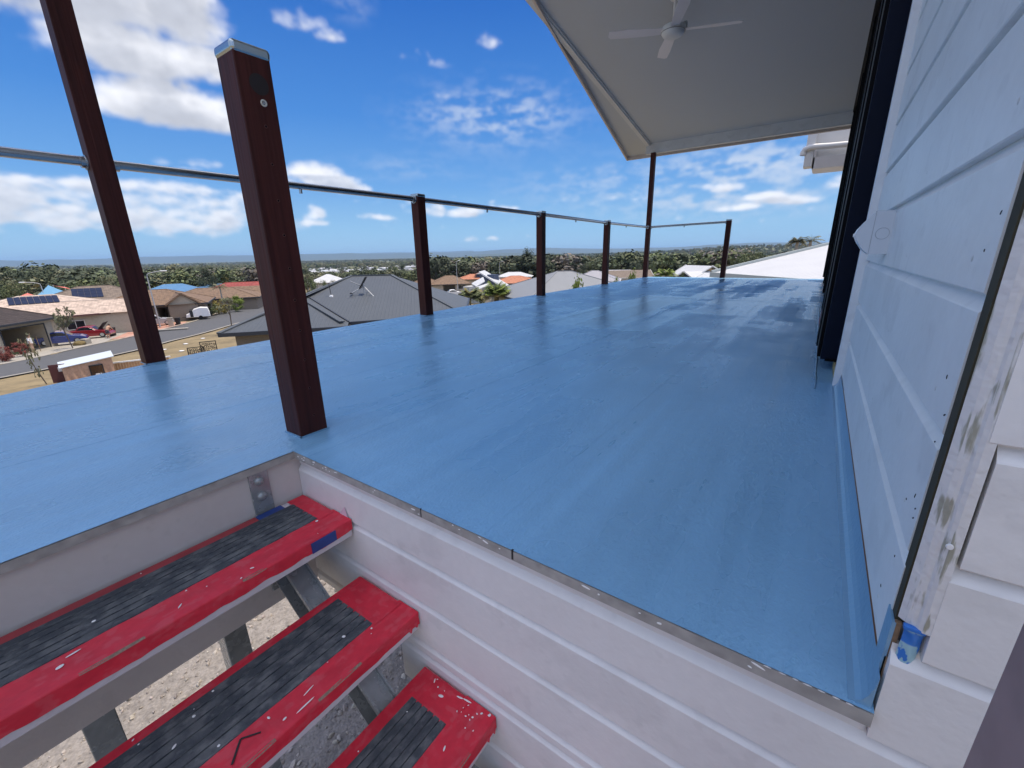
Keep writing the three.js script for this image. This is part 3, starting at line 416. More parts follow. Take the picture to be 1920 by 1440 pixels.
// ---------------------------------------------------------------- the stairs
const stair = thing('staircase', 'steep open stair with red taped treads going down from the deck', 'stairs');
{
  const tops = [-.143, -.320, -.487, -.652, -.82, -.985], Z0 = -.543, Z1 = .78, TH = .048;
  tops.forEach((y, i) => {
    const x0 = -1.150 + .2355 * i, x1 = x0 + .226, r = rng(100 + i * 7);
    const tr = part('tread', bx(x0, x1, y - TH, y, Z0, Z1, .0022), M.treadPaint, stair);
    const gx0 = x0 + [.026, .022, .032, .03, .03, .03][i], gx1 = x0 + [.150, .163, .146, .15, .15, .15][i], gz0 = Z0 + [.048, .085, .075, .06, .06, .06][i];
    // tape over the nose: a creased skin with a ragged lower edge
    const skin = (prof, z0, z1, n, amp, rag) => { const P = [], U = [], I = []; const m = prof.length - 1; let len = [0]; for (let k = 1; k <= m; k++) len.push(len[k - 1] + Math.hypot(prof[k][0] - prof[k - 1][0], prof[k][1] - prof[k - 1][1])); for (let a = 0; a <= n; a++) { const z = lerp(z0, z1, a / n), j = rag * (fbm(z * 22 + i * 5, i * 3.1, 4) - .5) * 2; for (let k = 0; k <= m; k++) { const e0 = amp * (fbm(len[k] * 60 + i * 9, z * 26 + i * 4, 4) - .30) * (k > 1 ? 1.4 : 1), e = Math.max(.00005, e0); P.push(prof[k][0] + prof[k][2] * e, prof[k][1] + prof[k][3] * e + (k === m ? j : 0), z); U.push(len[k], z); } } for (let a = 0; a < n; a++) for (let k = 0; k < m; k++) { const p = a * (m + 1) + k; I.push(p, p + m + 1, p + 1, p + 1, p + m + 1, p + m + 2); } const g = new THREE.BufferGeometry(); g.setAttribute('position', new THREE.Float32BufferAttribute(P, 3)); g.setAttribute('uv', new THREE.Float32BufferAttribute(U, 2)); g.setIndex(I); g.computeVertexNormals(); return g; };
    const o = .0012, nose = [[gx1 - .006, y + o, 0, 1], [gx1 + .012, y + o, 0, 1], [gx1 + .03, y + o, 0, 1], [x1 - .02, y + o, 0, 1], [x1 - .0022, y + o, 0, 1], [x1 + .0006, y + .0006, .5, .5], [x1 + o, y - .0022, 1, .1], [x1 + o, y - .014, 1, 0], [x1 + o, y - .022, 1, 0], [x1 + o + .0004, y - .031, 1, 0]];
    part('red_tape', [skin(nose, Z0 - .002, Z1, 190, .0020, .0050)], M.tape, tr);
    part('end_tape', [(() => { const n = 24, P = [], U = [], I = [], zs = [-.0014, .0, .004, .03, gz0 - Z0 + .004]; for (let a = 0; a <= n; a++) { const x = lerp(x0 + .001, gx1 + .008, a / n); zs.forEach((dz, k) => { P.push(x, k === 0 ? y - .026 - .006 * vn(x * 60, i) : k === 1 ? y - .003 : y + .0024 + .0014 * (fbm(x * 60, dz * 60 + i, 3) - .4), Z0 + dz - (k < 2 ? .0016 : 0) + (k === 4 ? .002 * (vn(x * 50, i * 3) - .5) : 0)); U.push(dz, x); }); } for (let a = 0; a < n; a++) for (let k = 0; k < 4; k++) { const p = a * 5 + k; I.push(p, p + 5, p + 1, p + 1, p + 5, p + 6); } const g = new THREE.BufferGeometry(); g.setAttribute('position', new THREE.Float32BufferAttribute(P, 3)); g.setAttribute('uv', new THREE.Float32BufferAttribute(U, 2)); g.setIndex(I); g.computeVertexNormals(); return g; })()], (() => M.tapeD ??= (() => { const m = M.tape.clone(); m.side = THREE.DoubleSide; return m; })())(), tr);
    part('back_tape', bx(x0 + .0005, gx0 + .004, y - .024, y + .0026, i === 0 ? -.404 : Z0 + .006, Z1, .001), i === 0 ? M.tapeOld : M.tape, tr, 'thin red tape strip along the back edge');
    // rubber grip strip with ribs between its grooves
    const nb = 6, w = (gx1 - gx0) / nb, pr = [[gx0, y]]; for (let k = 0; k < nb; k++) { const a = gx0 + k * w, b = a + w, q = k === 0 || k === nb - 1 ? .0005 : .0013; pr.push([a + q, y + .0008], [a + q + .0008, y + .0036], [b - q - .0008, y + .0036], [b - q, y + .0008]); } pr.push([gx1, y]);
    const gm = extrude(pr.slice().reverse(), Z1 - gz0 - .01, 'z', [0, 0, gz0]); part('grip_mat', gm, M.grip, tr);
    // paint drops
    const dr = []; const nd = [10, 16, 30, 12, 8, 8][i]; for (let k = 0; k < nd; k++) { const s = .0009 + .0024 * r() * r(), g = new THREE.IcosahedronGeometry(1, 1); g.scale(s * (.8 + r() * .8), .0006, s * (.8 + r() * 1.6)); g.rotateY(r() * 3); const edge = r() < .6; g.translate(edge ? lerp(gx1, x1 - .004, r()) : lerp(x0 + .01, x1 - .01, r()), y + .0038, i === 2 && r() < .6 ? Z0 + .004 + r() * .06 : lerp(Z0, i === 0 ? .2 : .15, r())); dr.push(g); }
    const dab = (x, z, sx, sz, t) => { const g = new THREE.IcosahedronGeometry(1, 1); g.scale(sx, .0008, sz); g.rotateY(t); g.translate(x, y + .0032, z); dr.push(g); };
    if (i === 0) { dab(x1 - .045, .0, .004, .006, .3); dab(x1 - .062, -.02, .002, .011, .1); dab(gx1 - .05, -.06, .0035, .004, 0); dab(x1 - .03, -.17, .0016, .007, .8); }
    if (i === 1) { dab(x1 - .03, -.10, .0045, .006, .2); dab(x1 - .028, -.085, .006, .0055, 0); dab(gx1 - .01, -.13, .003, .003, 0); dab(x1 - .045, -.06, .004, .005, .3); dab(x1 - .035, -.28, .0013, .013, .2); dab(x1 - .012, -.26, .0016, .02, .06); }
    if (i === 2) { dab(x0 + .09, Z0 + .035, .007, .0035, .3); dab(x0 + .13, Z0 + .012, .009, .002, .2); dab(x0 + .15, Z0 + .008, .012, .002, .1); dab(x0 + .05, Z0 + .016, .0015, .006, .5); dab(x1 - .05, -.43, .002, .006, .4); dab(x1 - .012, Z0 + .004, .003, .004, 0); }
    part('paint_spot', dr, M.whitePaint, tr);
    // torn slits where the tape has lifted at the nose
    const tears = [[[-.06, .09], [-.30, .05]], [[-.33, .10], [-.16, .07]], [[-.42, .07]], [], [], []][i];
    tears.forEach(([z, l], k) => part('tape_tear', (() => { const P = [], U = [], I = [], n = 16; for (let a = 0; a <= n; a++) { const q = a / n, zz = z - l / 2 + l * q, h = Math.sin(q * Math.PI) * (.0013 + .0005 * k); P.push(x1 - .0022, y + .0022 + .3 * h, zz, x1 + .0032, y + .0002 - h * .9, zz); U.push(0, zz, .01, zz); } for (let a = 0; a < n; a++) { const p = a * 2; I.push(p, p + 2, p + 1, p + 1, p + 2, p + 3); } const g = new THREE.BufferGeometry(); g.setAttribute('position', new THREE.Float32BufferAttribute(P, 3)); g.setAttribute('uv', new THREE.Float32BufferAttribute(U, 2)); g.setIndex(I); g.computeVertexNormals(); return g; })(), (() => M.tear ??= mat([.30, .20, .15], .9, { side: THREE.DoubleSide, map: grain(.03, 6, .5) }))(), tr));
    if (i === 0) {
      part('blue_tape', [bx(x1 - .0005, x1 + .0036, y - .032, y - .003, -.497, -.430, .0012)], M.tapeBlue, tr, 'short blue tape patch on the front of the top tread');
      part('blue_tape', [bx(x0 + .001, gx0 + .003, y - .01, y + .0034, Z0 + .07, -.405, .001)], M.tapeBlue, tr, 'worn blue tape along the back of the top tread');
      part('tape_flap', (() => { const g = poly3([[[x1 - .05, y + .001, Z0 - .001], [x1 - .012, y + .001, Z0 - .001], [x1 - .026, y + .028, Z0 - .0035]], [[x1 - .012, y + .001, Z0 - .001], [x1 - .05, y + .001, Z0 - .001], [x1 - .026, y + .028, Z0 - .0045]]]); return g; })(), mat([.66, .50, .56], .5), tr, 'loose pale tape corner standing up');
    }
    if (i === 1) part('marker_stroke', [bar([x1 - .052, y + .0037, -.158], [x1 - .020, y + .0037, -.130], .0035, .0008), bar([x1 - .052, y + .0037, -.158], [x1 - .033, y + .0037, -.185], .003, .0008)], M.dark, tr, 'black marker stroke on the red tape');
    if (i === 1 || i === 2) part('torn_end', (() => { const a = [], y1 = y - .026; for (let k = 0; k < 2; k++) { const z = Z0 - .002 + k * (.016 + .006 * r()); a.push(poly3([[[x1 + .0022, y1 + .004, z], [x1 + .0022, y1 + .004, z + .018], [x1 + .004 + .003 * r(), y1 - .008 - .006 * r(), z + .010]], [[x1 + .0022, y1 + .004, z + .018], [x1 + .0022, y1 + .004, z], [x1 + .0036, y1 - .012, z + .011]]])); } return a; })(), M.tape, tr);
  });
  // galvanised stringers: web with a top flange, and the bolted hanger plates
  for (const z of [-.437, .60]) {
    const a = [-1.150, -.212], b = [.45, -1.348];
    const st = part('stringer', [bar([a[0], a[1] - .055, z - .024], [b[0], b[1] - .055, z - .024], .005, .12), bar([a[0], a[1], z], [b[0], b[1], z], .052, .005), bar([a[0], a[1] - .115, z], [b[0], b[1] - .115, z], .052, .005)], M.galv, stair);
    part('flange_lip', [bar([a[0], a[1] + .004, z + .0245], [b[0], b[1] + .004, z + .0245], .006, .012)], M.galv, st);
    const pl = part('hanger_plate', bx(-1.1672, -1.1612, -.40, -.0245, z - .026, z + .024, .001), M.galv, stair);
    for (const y of [-.05, -.096]) { const g = new THREE.SphereGeometry(.0125, 18, 10, 0, Math.PI * 2, 0, Math.PI / 2); g.scale(1, .75, 1); g.rotateZ(-Math.PI / 2); g.translate(-1.161, y, z + .0005); part('bolt', [g, cyl(.015, .015, .002, 20, [-1.1605, y, z + .0005], [0, 0, Math.PI / 2])], M.galv, pl); }
  }
}
{                                                              // stair post right beside the camera
  const p = thing('stair_post', 'plain dull brown stair post at the bottom right corner of the photo', 'post', [.1245, -1.6, -.283]);
  part('shaft', bx(-.0, .075, 0, 1.995, -.04, .035, .004), mat([.38, .27, .255], .7, { map: M.timber.bumpMap ? grain(.2, 6, .2) : null }), p);
}
// ---------------------------------------------------------------- fittings
{
  const b = thing('outlet_box', 'white weatherproof outlet box with curved cover on the weatherboards', 'outlet box', [.13, 0, -1.462]);
  const y0 = .508, y1 = .612, prof = [[0, y0], [-.038, y0], [-.050, y0 + .012], [-.0625, y0 + .030], [-.0705, y0 + .046], [-.0715, y0 + .050], [-.066, y0 + .064], [-.054, y0 + .082], [-.040, y0 + .097], [-.036, y1], [0, y1]];
  part('body', extrude(prof.filter((p) => p[0] > -.039).slice().reverse().concat(), .088, 'z', [0, 0, -.088]), M.plastic, b);
  part('cover', extrude([[-.037, y0 + .001], [-.050, y0 + .012], [-.0625, y0 + .030], [-.0705, y0 + .046], [-.0715, y0 + .050], [-.066, y0 + .064], [-.054, y0 + .082], [-.042, y0 + .096], [-.037, y1 - .001]].reverse(), .086, 'z', [0, 0, -.0865]), M.plastic, b);
  part('cover_rim', [bx(-.0375, -.0363, y0, y1, -.02, .0006)], mat([.40, .43, .46], .5), b);
  part('knockout', (() => { const g = new THREE.TorusGeometry(.0135, .0006, 6, 28); g.translate(-.017, y0 + .05, .0002); return g; })(), mat([.42, .46, .50], .5), b);
  part('latch', bx(-.0745, -.0705, y0 + .044, y0 + .052, -.02, .001, .001), M.white, b);
}
{
  const c = [-1.76, 2.876, -5.723], f = thing('ceiling_fan', 'white four bladed ceiling fan hanging under the patio roof', 'fan', c);
  part('downrod', cyl(.016, .016, .36, 16, [0, .22, 0]), M.white, f); part('canopy', cyl(.055, .035, .05, 24, [0, ceilY(c[2]) - c[1] - .03, 0]), M.white, f);
  part('motor', (() => { const g = new THREE.LatheGeometry([[0, -.055], [.07, -.052], [.105, -.035], [.125, -.01], [.13, .02], [.12, .05], [.08, .07], [0, .075]].map(([a, b]) => new THREE.Vector2(a, b)), 36); return g; })(), mat([.66, .70, .72], .45), f);
  part('band', cyl(.131, .131, .006, 36, [0, -.004, 0]), M.galv, f);
  for (const [x, z] of [[-.68, .372], [.697, -.279], [-.321, -.645], [.31, .66]]) {
    const a = Math.atan2(-z, x), L = .71, sh = [[.10, -.045], [.2, -.055], [.5, -.066], [L - .03, -.06], [L, -.03], [L, .055], [.5, .07], [.2, .052], [.10, .045]]; const S2 = new THREE.Shape(sh.map((p) => new THREE.Vector2(...p))), g = new THREE.ExtrudeGeometry(S2, { depth: .006, bevelEnabled: false }); g.rotateX(-Math.PI / 2); g.rotateX(.20); g.rotateY(a); g.translate(0, .01, 0);
    const bl = part('blade', uvBox(g), mat([.74, .75, .80], .5), f);
  }
  part('bracket', bx(.09, .13, .02, .09, -.08, -.04, .005), M.galv, f);
}
{
  const k = thing('crumpled_wrapping', 'crumpled reddish wrapping on the sill of the black door', 'wrapping', [.066, .058, -3.05]);
  const g = new THREE.IcosahedronGeometry(1, 3), p = g.attributes.position; for (let i = 0; i < p.count; i++) { const n = .6 + .7 * fbm(p.getX(i) * 2.2 + 9, p.getY(i) * 2.4 + p.getZ(i) * 2 + 4, 4); p.setXYZ(i, p.getX(i) * n * .03, (p.getY(i) + 1) * n * .075, p.getZ(i) * n * .10); } g.computeVertexNormals(); part('bundle', uvBox(g), mat([.32, .15, .16], .7, { map: grain(.06, 6, .5) }), k);
}

// ================================================================ THE NEIGHBOURHOOD BELOW
const pol = (az, d, dy = 0) => { const a = az * Math.PI / 180, x = -Math.sin(a) * d, z = -Math.cos(a) * d; return [x, ground(x, z) + dy, z]; };   // a spot on the land, by bearing and distance from the deck corner
function roofFaces(kind, w, d, h) {
  const r = kind === 'hip' ? Math.max(0, w / 2 - d / 2) : w / 2, a = [-w / 2, 0, d / 2], b = [w / 2, 0, d / 2], c = [w / 2, 0, -d / 2], e = [-w / 2, 0, -d / 2], p = [-r, h, 0], q = [r, h, 0], f = [];
  if (r > 0) f.push([a, b, q, p], [c, e, p, q]); else f.push([a, b, p], [c, e, p]);
  if (kind === 'hip') f.push([b, c, q], [e, a, p]);
  f.push([a, e, c, b]); return { f, r };
}
function place(g, o) { g.rotateY(o[3] || 0); g.translate(o[0], o[1], o[2]); return g; }
function houseAt(name, label, category, x, z, rot, o) {
  const y = o.y ?? ground(x, z), t = thing(name, label, category, [x, y, z], rot, o.group), { w, d, wallH: H, roofH, kind = 'hip' } = o, ov = o.ov ?? .6;
  let wg = bx(-w / 2 + ov, w / 2 - ov, -1.2, H - .02, -d / 2 + ov, d / 2 - ov);
  for (const [k, face, u, y0, ww, hh] of o.open || []) if (k === 'void') {       // a real opening into a real room
    const fx = w / 2 - ov, fz = d / 2 - ov, A = new Brush(wg), Bq = new Brush(face === 'f' ? bx(u - ww / 2, u + ww / 2, y0 + .01, y0 + hh, fz - 4.2, fz + .5) : bx(fx - 5.4, fx + .5, y0 + .01, y0 + hh, -u - ww / 2, -u + ww / 2)); A.updateMatrixWorld(); Bq.updateMatrixWorld();
    const ev = new Evaluator(); ev.attributes = ['position', 'normal', 'uv']; ev.useGroups = false; wg = ev.evaluate(A, Bq, SUBTRACTION).geometry;
  }
  part('wall', wg, o.wall, t);
  const mk = (kind, w, d, h, at) => { const { f, r } = roofFaces(kind, w, d, h); return [place(poly3(f), at), r]; };
  const [rg, r] = mk(kind, w, d, roofH, [0, H, 0]); const roof = part('roof', rg, o.roof, t);
  const gt = (w, d, at) => place(merge([bx(-w / 2, w / 2, -.17, .03, d / 2 - .02, d / 2 + .1), bx(-w / 2, w / 2, -.17, .03, -d / 2 - .1, -d / 2 + .02), bx(w / 2 - .02, w / 2 + .1, -.17, .03, -d / 2 - .1, d / 2 + .1), bx(-w / 2 - .1, -w / 2 + .02, -.17, .03, -d / 2 - .1, d / 2 + .1)]), at);
  if (kind === 'hip') part('gutter', gt(w, d, [0, H, 0]), o.gutter || M.gutterDark, t);
  else { part('gutter', [bx(-w / 2, w / 2, H - .17, H + .03, d / 2 - .02, d / 2 + .1), bx(-w / 2, w / 2, H - .17, H + .03, -d / 2 - .1, -d / 2 + .02)], o.gutter || M.gutterDark, t); part('gable', [-1, 1].map((s) => poly3([[[s * (w / 2 - ov), H - .02, d / 2 - ov * .8], [s * (w / 2 - ov), H - .02, -d / 2 + ov * .8], [s * (w / 2 - ov), H + roofH * .86, 0]]])), (() => { const m = (o.gable || o.wall).clone(); m.side = THREE.DoubleSide; return m; })(), t); part('barge', [-1, 1].flatMap((s) => [bar([s * (w / 2 + .02), H, d / 2], [s * (w / 2 + .02), H + roofH, 0], .08, .2), bar([s * (w / 2 + .02), H, -d / 2], [s * (w / 2 + .02), H + roofH, 0], .08, .2)]), o.barge || o.gutter || M.gutterDark, t); }
  if (o.caps) { const cap = (a, b) => bar(a, b, .22, .06), l = [cap([-r, H + roofH, 0], [r, H + roofH + .001, 0])]; if (kind === 'hip') for (const s of [-1, 1]) for (const q of [-1, 1]) l.push(cap([s * w / 2, H + .02, q * d / 2], [s * r, H + roofH, 0])); part('ridge_cap', l, o.caps, roof); }
  for (const g of o.wings || []) { const at = [g.x, g.h ?? H, g.z, g.rot || 0]; part('wing_wall', place(bx(-g.w / 2 + .4, g.w / 2 - .4, -4, -.02, -g.d / 2 + .4, g.d / 2 - .4), at), g.wall || o.wall, t); const wr = part('wing_roof', mk(g.kind || 'hip', g.w, g.d, g.roofH, at)[0], g.roof || o.roof, t); if ((g.kind || 'hip') === 'hip') part('wing_gutter', gt(g.w, g.d, at), o.gutter || M.gutterDark, t); else { const s = 1; part('wing_gable', place(poly3([[[g.w / 2 - .35, -.02, g.d / 2 - .3], [g.w / 2 - .35, -.02, -g.d / 2 + .3], [g.w / 2 - .35, g.roofH * .88, 0]]]), at), g.gable || o.wall, t); part('wing_barge', [place(bar([g.w / 2 + .02, 0, g.d / 2], [g.w / 2 + .02, g.roofH, 0], .08, .24), at), place(bar([g.w / 2 + .02, 0, -g.d / 2], [g.w / 2 + .02, g.roofH, 0], .08, .24), at)], g.barge || o.gutter || M.gutterDark, t); } if (o.caps) { const { r: rr } = roofFaces(g.kind || 'hip', g.w, g.d, g.roofH), k = g.kind || 'hip', l = [bar([-rr, g.roofH, 0], [rr, g.roofH + .001, 0], .22, .06)]; if (k === 'hip') for (const s of [-1, 1]) for (const q of [-1, 1]) l.push(bar([s * g.w / 2, .02, q * g.d / 2], [s * rr, g.roofH, 0], .22, .06)); part('ridge_cap', l.map((q) => place(q, at)), o.caps, wr); } }
  for (const q of o.open || []) {                              // openings: kind, face, position along it, sill, width, height
    const [k, face, u, y0, ww, hh] = q, fx = w / 2 - ov, fz = d / 2 - ov, at = face === 'f' ? [u, y0, fz + .01, 0] : face === 'r' ? [fx + .01, y0, -u, Math.PI / 2] : face === 'l' ? [-fx - .01, y0, u, -Math.PI / 2] : [u, y0, -fz - .01, Math.PI];
    if (k === 'garage') part('garage_door', place(merge([bx(-ww / 2, ww / 2, 0, hh, -.02, .05), ...[.25, .5, .75].map((v) => bx(-ww / 2, ww / 2, hh * v - .02, hh * v + .02, .051, .07))]), at), M.doorWhite, t);
    else if (k === 'void') part('opening_frame', place(merge([bx(-ww / 2 - .09, -ww / 2, 0, hh + .09, -.02, .05), bx(ww / 2, ww / 2 + .09, 0, hh + .09, -.02, .05), bx(-ww / 2, ww / 2, hh, hh + .09, -.02, .05)]), at), o.gutter || M.gutterDark, t);
    else { const fr = part('window', place(merge([bx(-ww / 2 - .07, ww / 2 + .07, -.07, 0, -.02, .08), bx(-ww / 2 - .07, ww / 2 + .07, hh, hh + .07, -.02, .08), bx(-ww / 2 - .07, -ww / 2, 0, hh, -.02, .08), bx(ww / 2, ww / 2 + .07, 0, hh, -.02, .08), bx(-.025, .025, 0, hh, -.02, .06)]), at), M.gutterWhite, t); part('pane', place(bx(-ww / 2, ww / 2, 0, hh, -.02, .02), at), M.window, fr); }
  }
  if (o.solar) { const [u0, u1, s0, s1, cols, rows] = o.solar, ang = Math.atan2(roofH, d / 2), L = Math.hypot(roofH, d / 2); for (let i = 0; i < cols; i++) for (let j = 0; j < rows; j++) { const cw = (u1 - u0) / cols, ch = (s1 - s0) * L / rows, g = bx(-cw / 2 + .02, cw / 2 - .02, .05, .09, -ch / 2 + .02, ch / 2 - .02); g.rotateX(ang); const s = lerp(s0, s1, (j + .5) / rows); g.translate(u0 + cw * (i + .5), H + roofH * s, d / 2 * (1 - s)); part('solar_panel', g, M.solar, roof); } }
  return t;
}
// houses of the street on the left
houseAt('house', 'cream house with dark brown tiled roof and open garage at the far left edge', 'house', -70.2, -2.4, .72, { w: 14, d: 6.8, wallH: 3.05, y: -8.05, roofH: 1.7, roof: M.tileDark, wall: M.wallCream, caps: M.tileDark, open: [['void', 'r', -.3, 0, 4.4, 2.5], ['window', 'f', 3.6, .6, 1.5, 1.5], ['window', 'f', 0, .9, 1.6, 1.2]] });
houseAt('house', 'large cream tiled house with a long solar panel row on its roof', 'house', -84.3, -10.4, Math.PI / 2 - .1, { w: 20, d: 17, wallH: 2.75, y: -8.45, roofH: 2.3, roof: M.tileCream, wall: M.wallCream, gutter: mat([.12, .05, .045], .6), caps: M.ridgeCream, solar: [-2.6, 1.9, .60, .93, 8, 2], open: [['window', 'f', 2.4, 1.0, 1.6, 1.0], ['window', 'f', -.8, .9, 1.5, 1.3]], wings: [{ x: 5.6, z: 5.2, rot: -.35, w: 8, d: 7, roofH: 1.5, kind: 'gable', barge: mat([.12, .04, .04], .6) }] });
houseAt('house', 'taupe tiled house with two stepped solar rows behind the cream roof', 'house', -103.5, -20, Math.PI / 2 - .2, { w: 17, d: 13, wallH: 3.4, roofH: 2.5, roof: M.tileTaupe, wall: M.wallCream, caps: M.tileTaupe, solar: [-2.9, .9, .30, .84, 5, 3] });
houseAt('house', 'house with a bright blue twin hipped roof far behind the street lamp', 'house', -143, -43.5, 1.26, { w: 15, d: 11, wallH: 3.1, roofH: 2.1, roof: M.roofBlue, wall: M.wallWhite, wings: [{ x: 9.5, z: -1, w: 13, d: 10, roofH: 1.6, roof: M.roofBlue }] });
houseAt('house', 'brown tiled house with a cream gable and a carport beside the street lamp', 'house', -90.5, -24.6, 1.12, { w: 15.5, d: 12, wallH: 2.7, roofH: 2.15, y: -8.75, roof: M.tileBrown, wall: M.wallBrick, caps: M.tileBrown, open: [['window', 'f', -2.2, .5, 4.6, 1.7], ['void', 'f', 1.6, 0, 1.2, 2.2]], wings: [{ x: 3.6, z: 3.0, rot: -Math.PI / 2 + .25, w: 8.0, d: 4.6, roofH: 1.7, kind: 'gable', gable: M.wallCream, barge: M.tileBrown }] });
houseAt('house', 'long brown tiled house behind the covered trailer', 'house', -101, -37.5, 1.0, { w: 17, d: 11, wallH: 2.6, roofH: 1.9, roof: M.tileBrown, wall: M.wallBrick, caps: M.tileBrown });
houseAt('house', 'brown roofed garage with a white roller door at the end of the brown row', 'house', -103.6, -43.4, 1.02, { w: 9.5, d: 7, wallH: 2.5, roofH: 2.0, y: -9.45, kind: 'gable', roof: M.tileBrown, wall: M.wallCream, barge: M.tileBrown, open: [['garage', 'r', -.2, 0, 3.0, 2.1]] });
houseAt('house', 'red tiled house behind the palm and the white garage door', 'house', -122, -52.5, 1.05, { w: 22, d: 14, wallH: 2.6, roofH: 2.5, roof: M.tileRed, wall: M.wallCream, caps: M.tileRed });
houseAt('shed', 'small pale metal shed roof at the very left edge of the photo', 'shed', -112, -9.5, 1.4, { w: 10, d: 9, wallH: 3.0, roofH: 1.2, kind: 'gable', roof: M.roofWhite, wall: M.wallWhite });
houseAt('house', 'white hip roofed house left of the big grey roof', 'house', -143, -89.5, .98, { w: 13, d: 12, wallH: 3.7, roofH: 2.6, roof: M.roofWhite, wall: M.wallWhite, gutter: M.gutterWhite });
// the big grey roof below the deck
{
  const h = thing('house', 'big dark grey metal roofed house right below the deck', 'house'), R1 = [-31.4, -.9, -21.8], R2 = [-28.8, -.9, -23.7], V = [-22.43, -3.12, -14.95], W = [-29.75, -1.95, -16.6], Cc = [-17.6, -2.95, -19.9], F = [-25.2, -3.1, -29.1], A = [-25.64, -3.2, -9.26], V2 = [-21.52, -3.2, -14.24], B1 = [-36, -3.2, -17.5], Bk = [-36.5, -3.15, -31.5];
  part('roof', poly3([[V, Cc, R2, R1, W], [Cc, F, R2], [F, Bk, R1, R2], [R1, Bk, B1]]), M.roofGrey, h); const wing = part('wing_roof', poly3([[A, V2, W], [V2, V, W], [R1, B1, A], [R1, A, W]]), M.roofGrey, h);
  const cap = (a, b, w = .26) => bar([a[0], a[1] + .03, a[2]], [b[0], b[1] + .03, b[2]], w, .07), rg = wing.parent.children[0];
  for (const [a, b] of [[R1, R2], [R2, Cc], [W, A], [R1, W]]) part('ridge_cap', cap(a, b), M.roofGrey, rg); part('valley_edge', bar([V[0], V[1] + .02, V[2]], [W[0], W[1] + .02, W[2]], .07, .10), M.gutterDark, rg); part('ridge_cap', cap([V2[0] - .7, V2[1] + .17, V2[2] - .15], [W[0] + .35, W[1] - .09, W[2] + .55], .3), M.roofGrey, wing);
  for (const [a, b] of [[A, V2], [V, Cc], [Cc, F], [A, B1]]) part('gutter', bar([a[0], a[1] - .08, a[2]], [b[0], b[1] - .08, b[2]], .13, .2), M.gutterDark, h);
  const ins = (q, k = .6) => [q[0] + (-27.5 - q[0]) * k / 8, 0, q[2] + (-20 - q[2]) * k / 8], wl = [A, V2, V, Cc, F, Bk, B1].map((q) => ins(q)); part('wall', poly3(wl.map((a, i) => { const b = wl[(i + 1) % wl.length]; return [[a[0], -8, a[2]], [b[0], -8, b[2]], [b[0], -3.22, b[2]], [a[0], -3.22, a[2]]]; })), (() => { const m = M.wallBrick.clone(); m.side = THREE.DoubleSide; m.bumpMap = tex(128, 128, (u, v) => { const r = Math.floor(v * 8), x = (u * 4 + (r & 1) * .5) % 1; return (v * 8) % 1 < .16 || x < .06 ? 0 : .8; }, false, [1 / .96, 1 / .688]); m.bumpScale = .02; return m; })(), h);
  part('downpipe', rod([ins(V2)[0] + .15, -8, ins(V2)[2] - 2.4 + 2.4], [ins(V2)[0] + .15, -3.25, ins(V2)[2]], .05), M.gutterDark, h);
  const d = thing('roof_dish', 'dark flat satellite antenna tilted on tripod legs on the grey roof', 'antenna', [-26.3, -1.98, -19.1], .75); d.scale.setScalar(1.55);
  part('panel', (() => { const g = new RoundedBoxGeometry(.62, .05, .36, 2, .02); g.rotateZ(1.0); g.translate(-.02, .52, 0); return uvBox(g); })(), M.dark, d); part('arm', rod([-.05, .35, 0], [-.45, .62, .50], .02), M.pole, d); part('mast', rod([0, .0, 0], [-.02, .5, 0], .03), M.pole, d);
  for (const [x, z] of [[.52, .42], [.30, -.72], [-.55, .1]]) { const lg = part('leg', rod([0, .36, 0], [x, -.03 - x * .2, z], .02), M.pole, d); part('foot', bx(x - .04, x + .04, -.05 - x * .2, -.01 - x * .2, z - .17, z + .17), M.dark, lg); }
  const v = thing('roof_vent', 'thin dark pipe with a white base on the grey roof', 'vent pipe', [-27.9, -2.05, -17.5]);
  part('pipe', rod([0, 0, 0], [-.08, .85, .02], .022), M.dark, v); part('cowl', rod([-.26, .85, .02], [.02, .92, .02], .025), M.dark, v); part('base', [cyl(.16, .09, .14, 14, [0, .03, 0]), cyl(.08, .07, .1, 10, [.18, .03, .1])], M.white, v);
}
houseAt('house', 'brown hip roofed house with a carport right of the second capped post', 'house', -97.5, -103.5, .83, { w: 13.5, d: 11, wallH: 2.25, y: -10.2, roofH: 2.5, roof: M.tileBrown, wall: M.wallCream, caps: M.tileBrown, open: [['void', 'f', -.6, 0, 3.6, 2.0], ['window', 'f', 3.4, .7, 2.4, 1.2]], wings: [{ x: -7.5, z: -2, w: 10, d: 9, roofH: 2.0 }] });
houseAt('house', 'orange tiled house with a grey dormer behind the brown hip roof', 'house', -104, -124.5, .7, { w: 14, d: 10, wallH: 3.2, y: -10.9, roofH: 1.7, roof: M.tileOrange, wall: M.wallCream, caps: M.tileOrange, wings: [{ x: 1.5, z: 2.4, h: 4.9, w: 3.4, d: 2.4, roofH: .5, wall: M.wallBlue, roof: M.roofMid }] });
houseAt('house', 'wide orange tiled house left of the third capped post', 'house', -79.2, -114.5, .5, { w: 16, d: 13, wallH: 2.2, y: -10.1, roofH: 2.0, roof: M.tileOrange, wall: M.wallCream, caps: M.tileOrange });
houseAt('house', 'pale roofed house just behind the wide orange roof', 'house', -103, -148, .5, { w: 15, d: 10, wallH: 3.6, y: -11.6, roofH: 1.7, roof: M.roofWhite, wall: M.wallWhite, gutter: M.gutterWhite });
